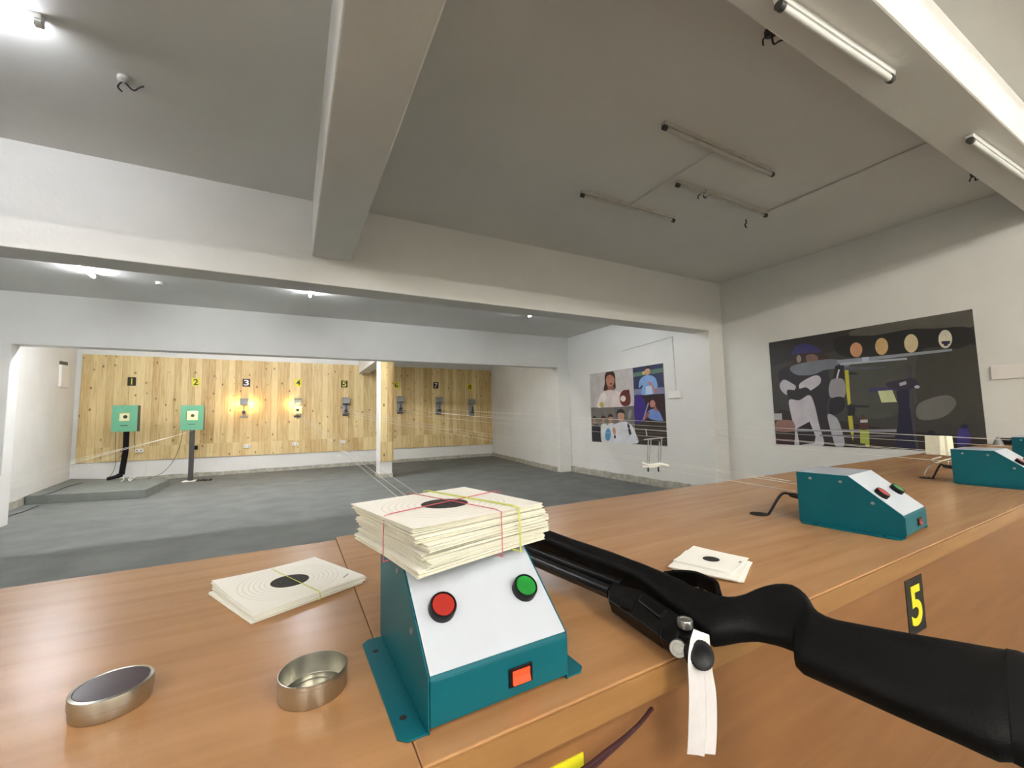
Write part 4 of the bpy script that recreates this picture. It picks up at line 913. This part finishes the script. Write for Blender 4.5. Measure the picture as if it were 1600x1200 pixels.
# collage (crop coordinates 4.285 px per photo pixel from (860, 480))
Cc = [('p', (196, 190, 188), [(262, 455), (552, 408), (565, 660), (272, 675)]),
      ('p', (104, 104, 104), [(272, 675), (565, 660), (572, 770), (280, 700)]), ('p', (120, 116, 112), [(274, 672), (420, 668), (440, 740), (320, 780), (278, 760)]),
      ('p', (56, 48, 44), [(565, 765), (780, 765), (790, 925), (575, 915)]),
      ('p', (52, 62, 92), [(552, 408), (750, 372), (765, 578), (562, 592)]), ('p', (96, 124, 108), [(554, 440), (752, 405), (755, 435), (556, 468)]), ('p', (130, 132, 168), [(558, 550), (762, 535), (765, 578), (562, 590)]),
      ('p', (52, 34, 40), [(562, 592), (765, 578), (778, 762), (570, 768)]), ('s', (58, 40, 130), [(566, 600), (620, 600), (640, 680), (620, 764), (570, 766)]),
      # woman
      ('s', (62, 34, 30), [(365, 460), (378, 435), (410, 428), (432, 445), (436, 500), (432, 550), (360, 560), (366, 510)]), ('s', (186, 128, 104), [(376, 470), (400, 452), (426, 470), (428, 505), (412, 535), (390, 535), (376, 508)]),
      ('p', (150, 96, 84), [(385, 530), (425, 530), (428, 560), (385, 562)]), ('s', (222, 208, 206), [(345, 580), (385, 555), (440, 560), (500, 590), (535, 640), (535, 662), (325, 670), (318, 640)]),
      ('s', (236, 226, 222), [(330, 600), (360, 570), (380, 600), (350, 665), (318, 668)]), ('s', (104, 40, 36), [(470, 580), (500, 553), (530, 570), (538, 620), (530, 655), (490, 662), (468, 630)]), ('e', (226, 214, 206), (488, 612, 18, 20)), ('e', (90, 34, 30), (520, 565, 12, 14)),
      ('e', (190, 178, 90), (345, 652, 14, 17)), ('p', (120, 60, 60), [(398, 508), (415, 508), (412, 518), (400, 518)]),
      # group of men
      ('s', (40, 34, 36), [(446, 700), (470, 680), (496, 695), (500, 740), (480, 760), (450, 740)]), ('s', (196, 150, 124), [(452, 715), (472, 706), (496, 716), (494, 750), (475, 772), (456, 755)]), ('s', (228, 228, 234), [(405, 810), (440, 780), (500, 765), (545, 790), (575, 850), (580, 913), (400, 908)]), ('p', (40, 40, 60), [(515, 780), (528, 776), (545, 850), (530, 860)]),
      ('s', (44, 36, 36), [(284, 738), (296, 728), (310, 740), (308, 755), (288, 755)]), ('s', (176, 134, 110), [(286, 748), (308, 748), (306, 780), (290, 780)]), ('s', (36, 32, 46), [(280, 800), (310, 785), (335, 805), (345, 905), (284, 903)]),
      ('s', (44, 36, 36), [(342, 735), (355, 725), (370, 735), (366, 750), (344, 750)]), ('s', (176, 134, 110), [(346, 745), (366, 745), (364, 775), (348, 775)]), ('s', (226, 228, 232), [(340, 800), (356, 780), (385, 795), (392, 905), (346, 905)]),
      ('s', (44, 36, 36), [(388, 725), (404, 713), (420, 725), (418, 742), (390, 742)]), ('s', (182, 138, 112), [(390, 738), (418, 736), (414, 770), (394, 770)]), ('s', (222, 226, 236), [(380, 800), (402, 778), (430, 790), (425, 905), (380, 905)]), ('s', (88, 160, 206), [(372, 830), (392, 810), (406, 840), (398, 890), (372, 885)]), ('e', (70, 60, 60), (434, 868, 7, 12)), ('s', (200, 140, 120), [(418, 820), (432, 805), (440, 840), (430, 860)]),
      # boy kissing medal
      ('s', (40, 34, 34), [(636, 408), (650, 392), (668, 402), (668, 420), (640, 422)]), ('s', (206, 160, 134), [(636, 418), (665, 412), (668, 440), (652, 455), (636, 445)]), ('s', (206, 190, 110), [(615, 440), (628, 428), (640, 440), (630, 452), (617, 450)]),
      ('s', (134, 172, 222), [(600, 490), (630, 460), (670, 455), (705, 475), (720, 530), (700, 560), (698, 580), (612, 585), (620, 520), (595, 540)]), ('p', (202, 120, 110), [(650, 500), (670, 498), (700, 545), (690, 550)]), ('p', (196, 214, 236), [(640, 530), (680, 525), (685, 580), (640, 582)]), ('s', (190, 120, 110), [(695, 550), (715, 545), (715, 572), (698, 575)]),
      # boy with rifle
      ('s', (196, 130, 116), [(668, 640), (686, 620), (704, 640), (700, 665), (675, 668)]), ('s', (116, 148, 214), [(655, 700), (690, 680), (725, 690), (750, 740), (755, 760), (700, 756), (660, 740)]), ('p', (170, 170, 200), [(655, 640), (662, 640), (628, 755), (620, 755)]), ('s', (170, 110, 110), [(700, 650), (715, 680), (720, 700), (700, 690)]), ('s', (160, 90, 90), [(640, 715), (665, 700), (660, 725), (630, 755)]),
      ('s', (150, 144, 140), [(520, 720), (532, 690), (545, 690), (540, 740), (525, 750)])]
for k in range(5): Cc.append(('p', (104, 96, 90), [(578, 790 + k * 24), (782, 796 + k * 24), (782, 800 + k * 24), (578, 794 + k * 24)]))
poster('photo_collage_poster', XP, [(262, 455), (750, 372), (790, 925), (283, 905)], (860, 480, 4.285), Cc, (120, 116, 114), 'four picture photo collage of medal winners, on the right wall of the middle bay')
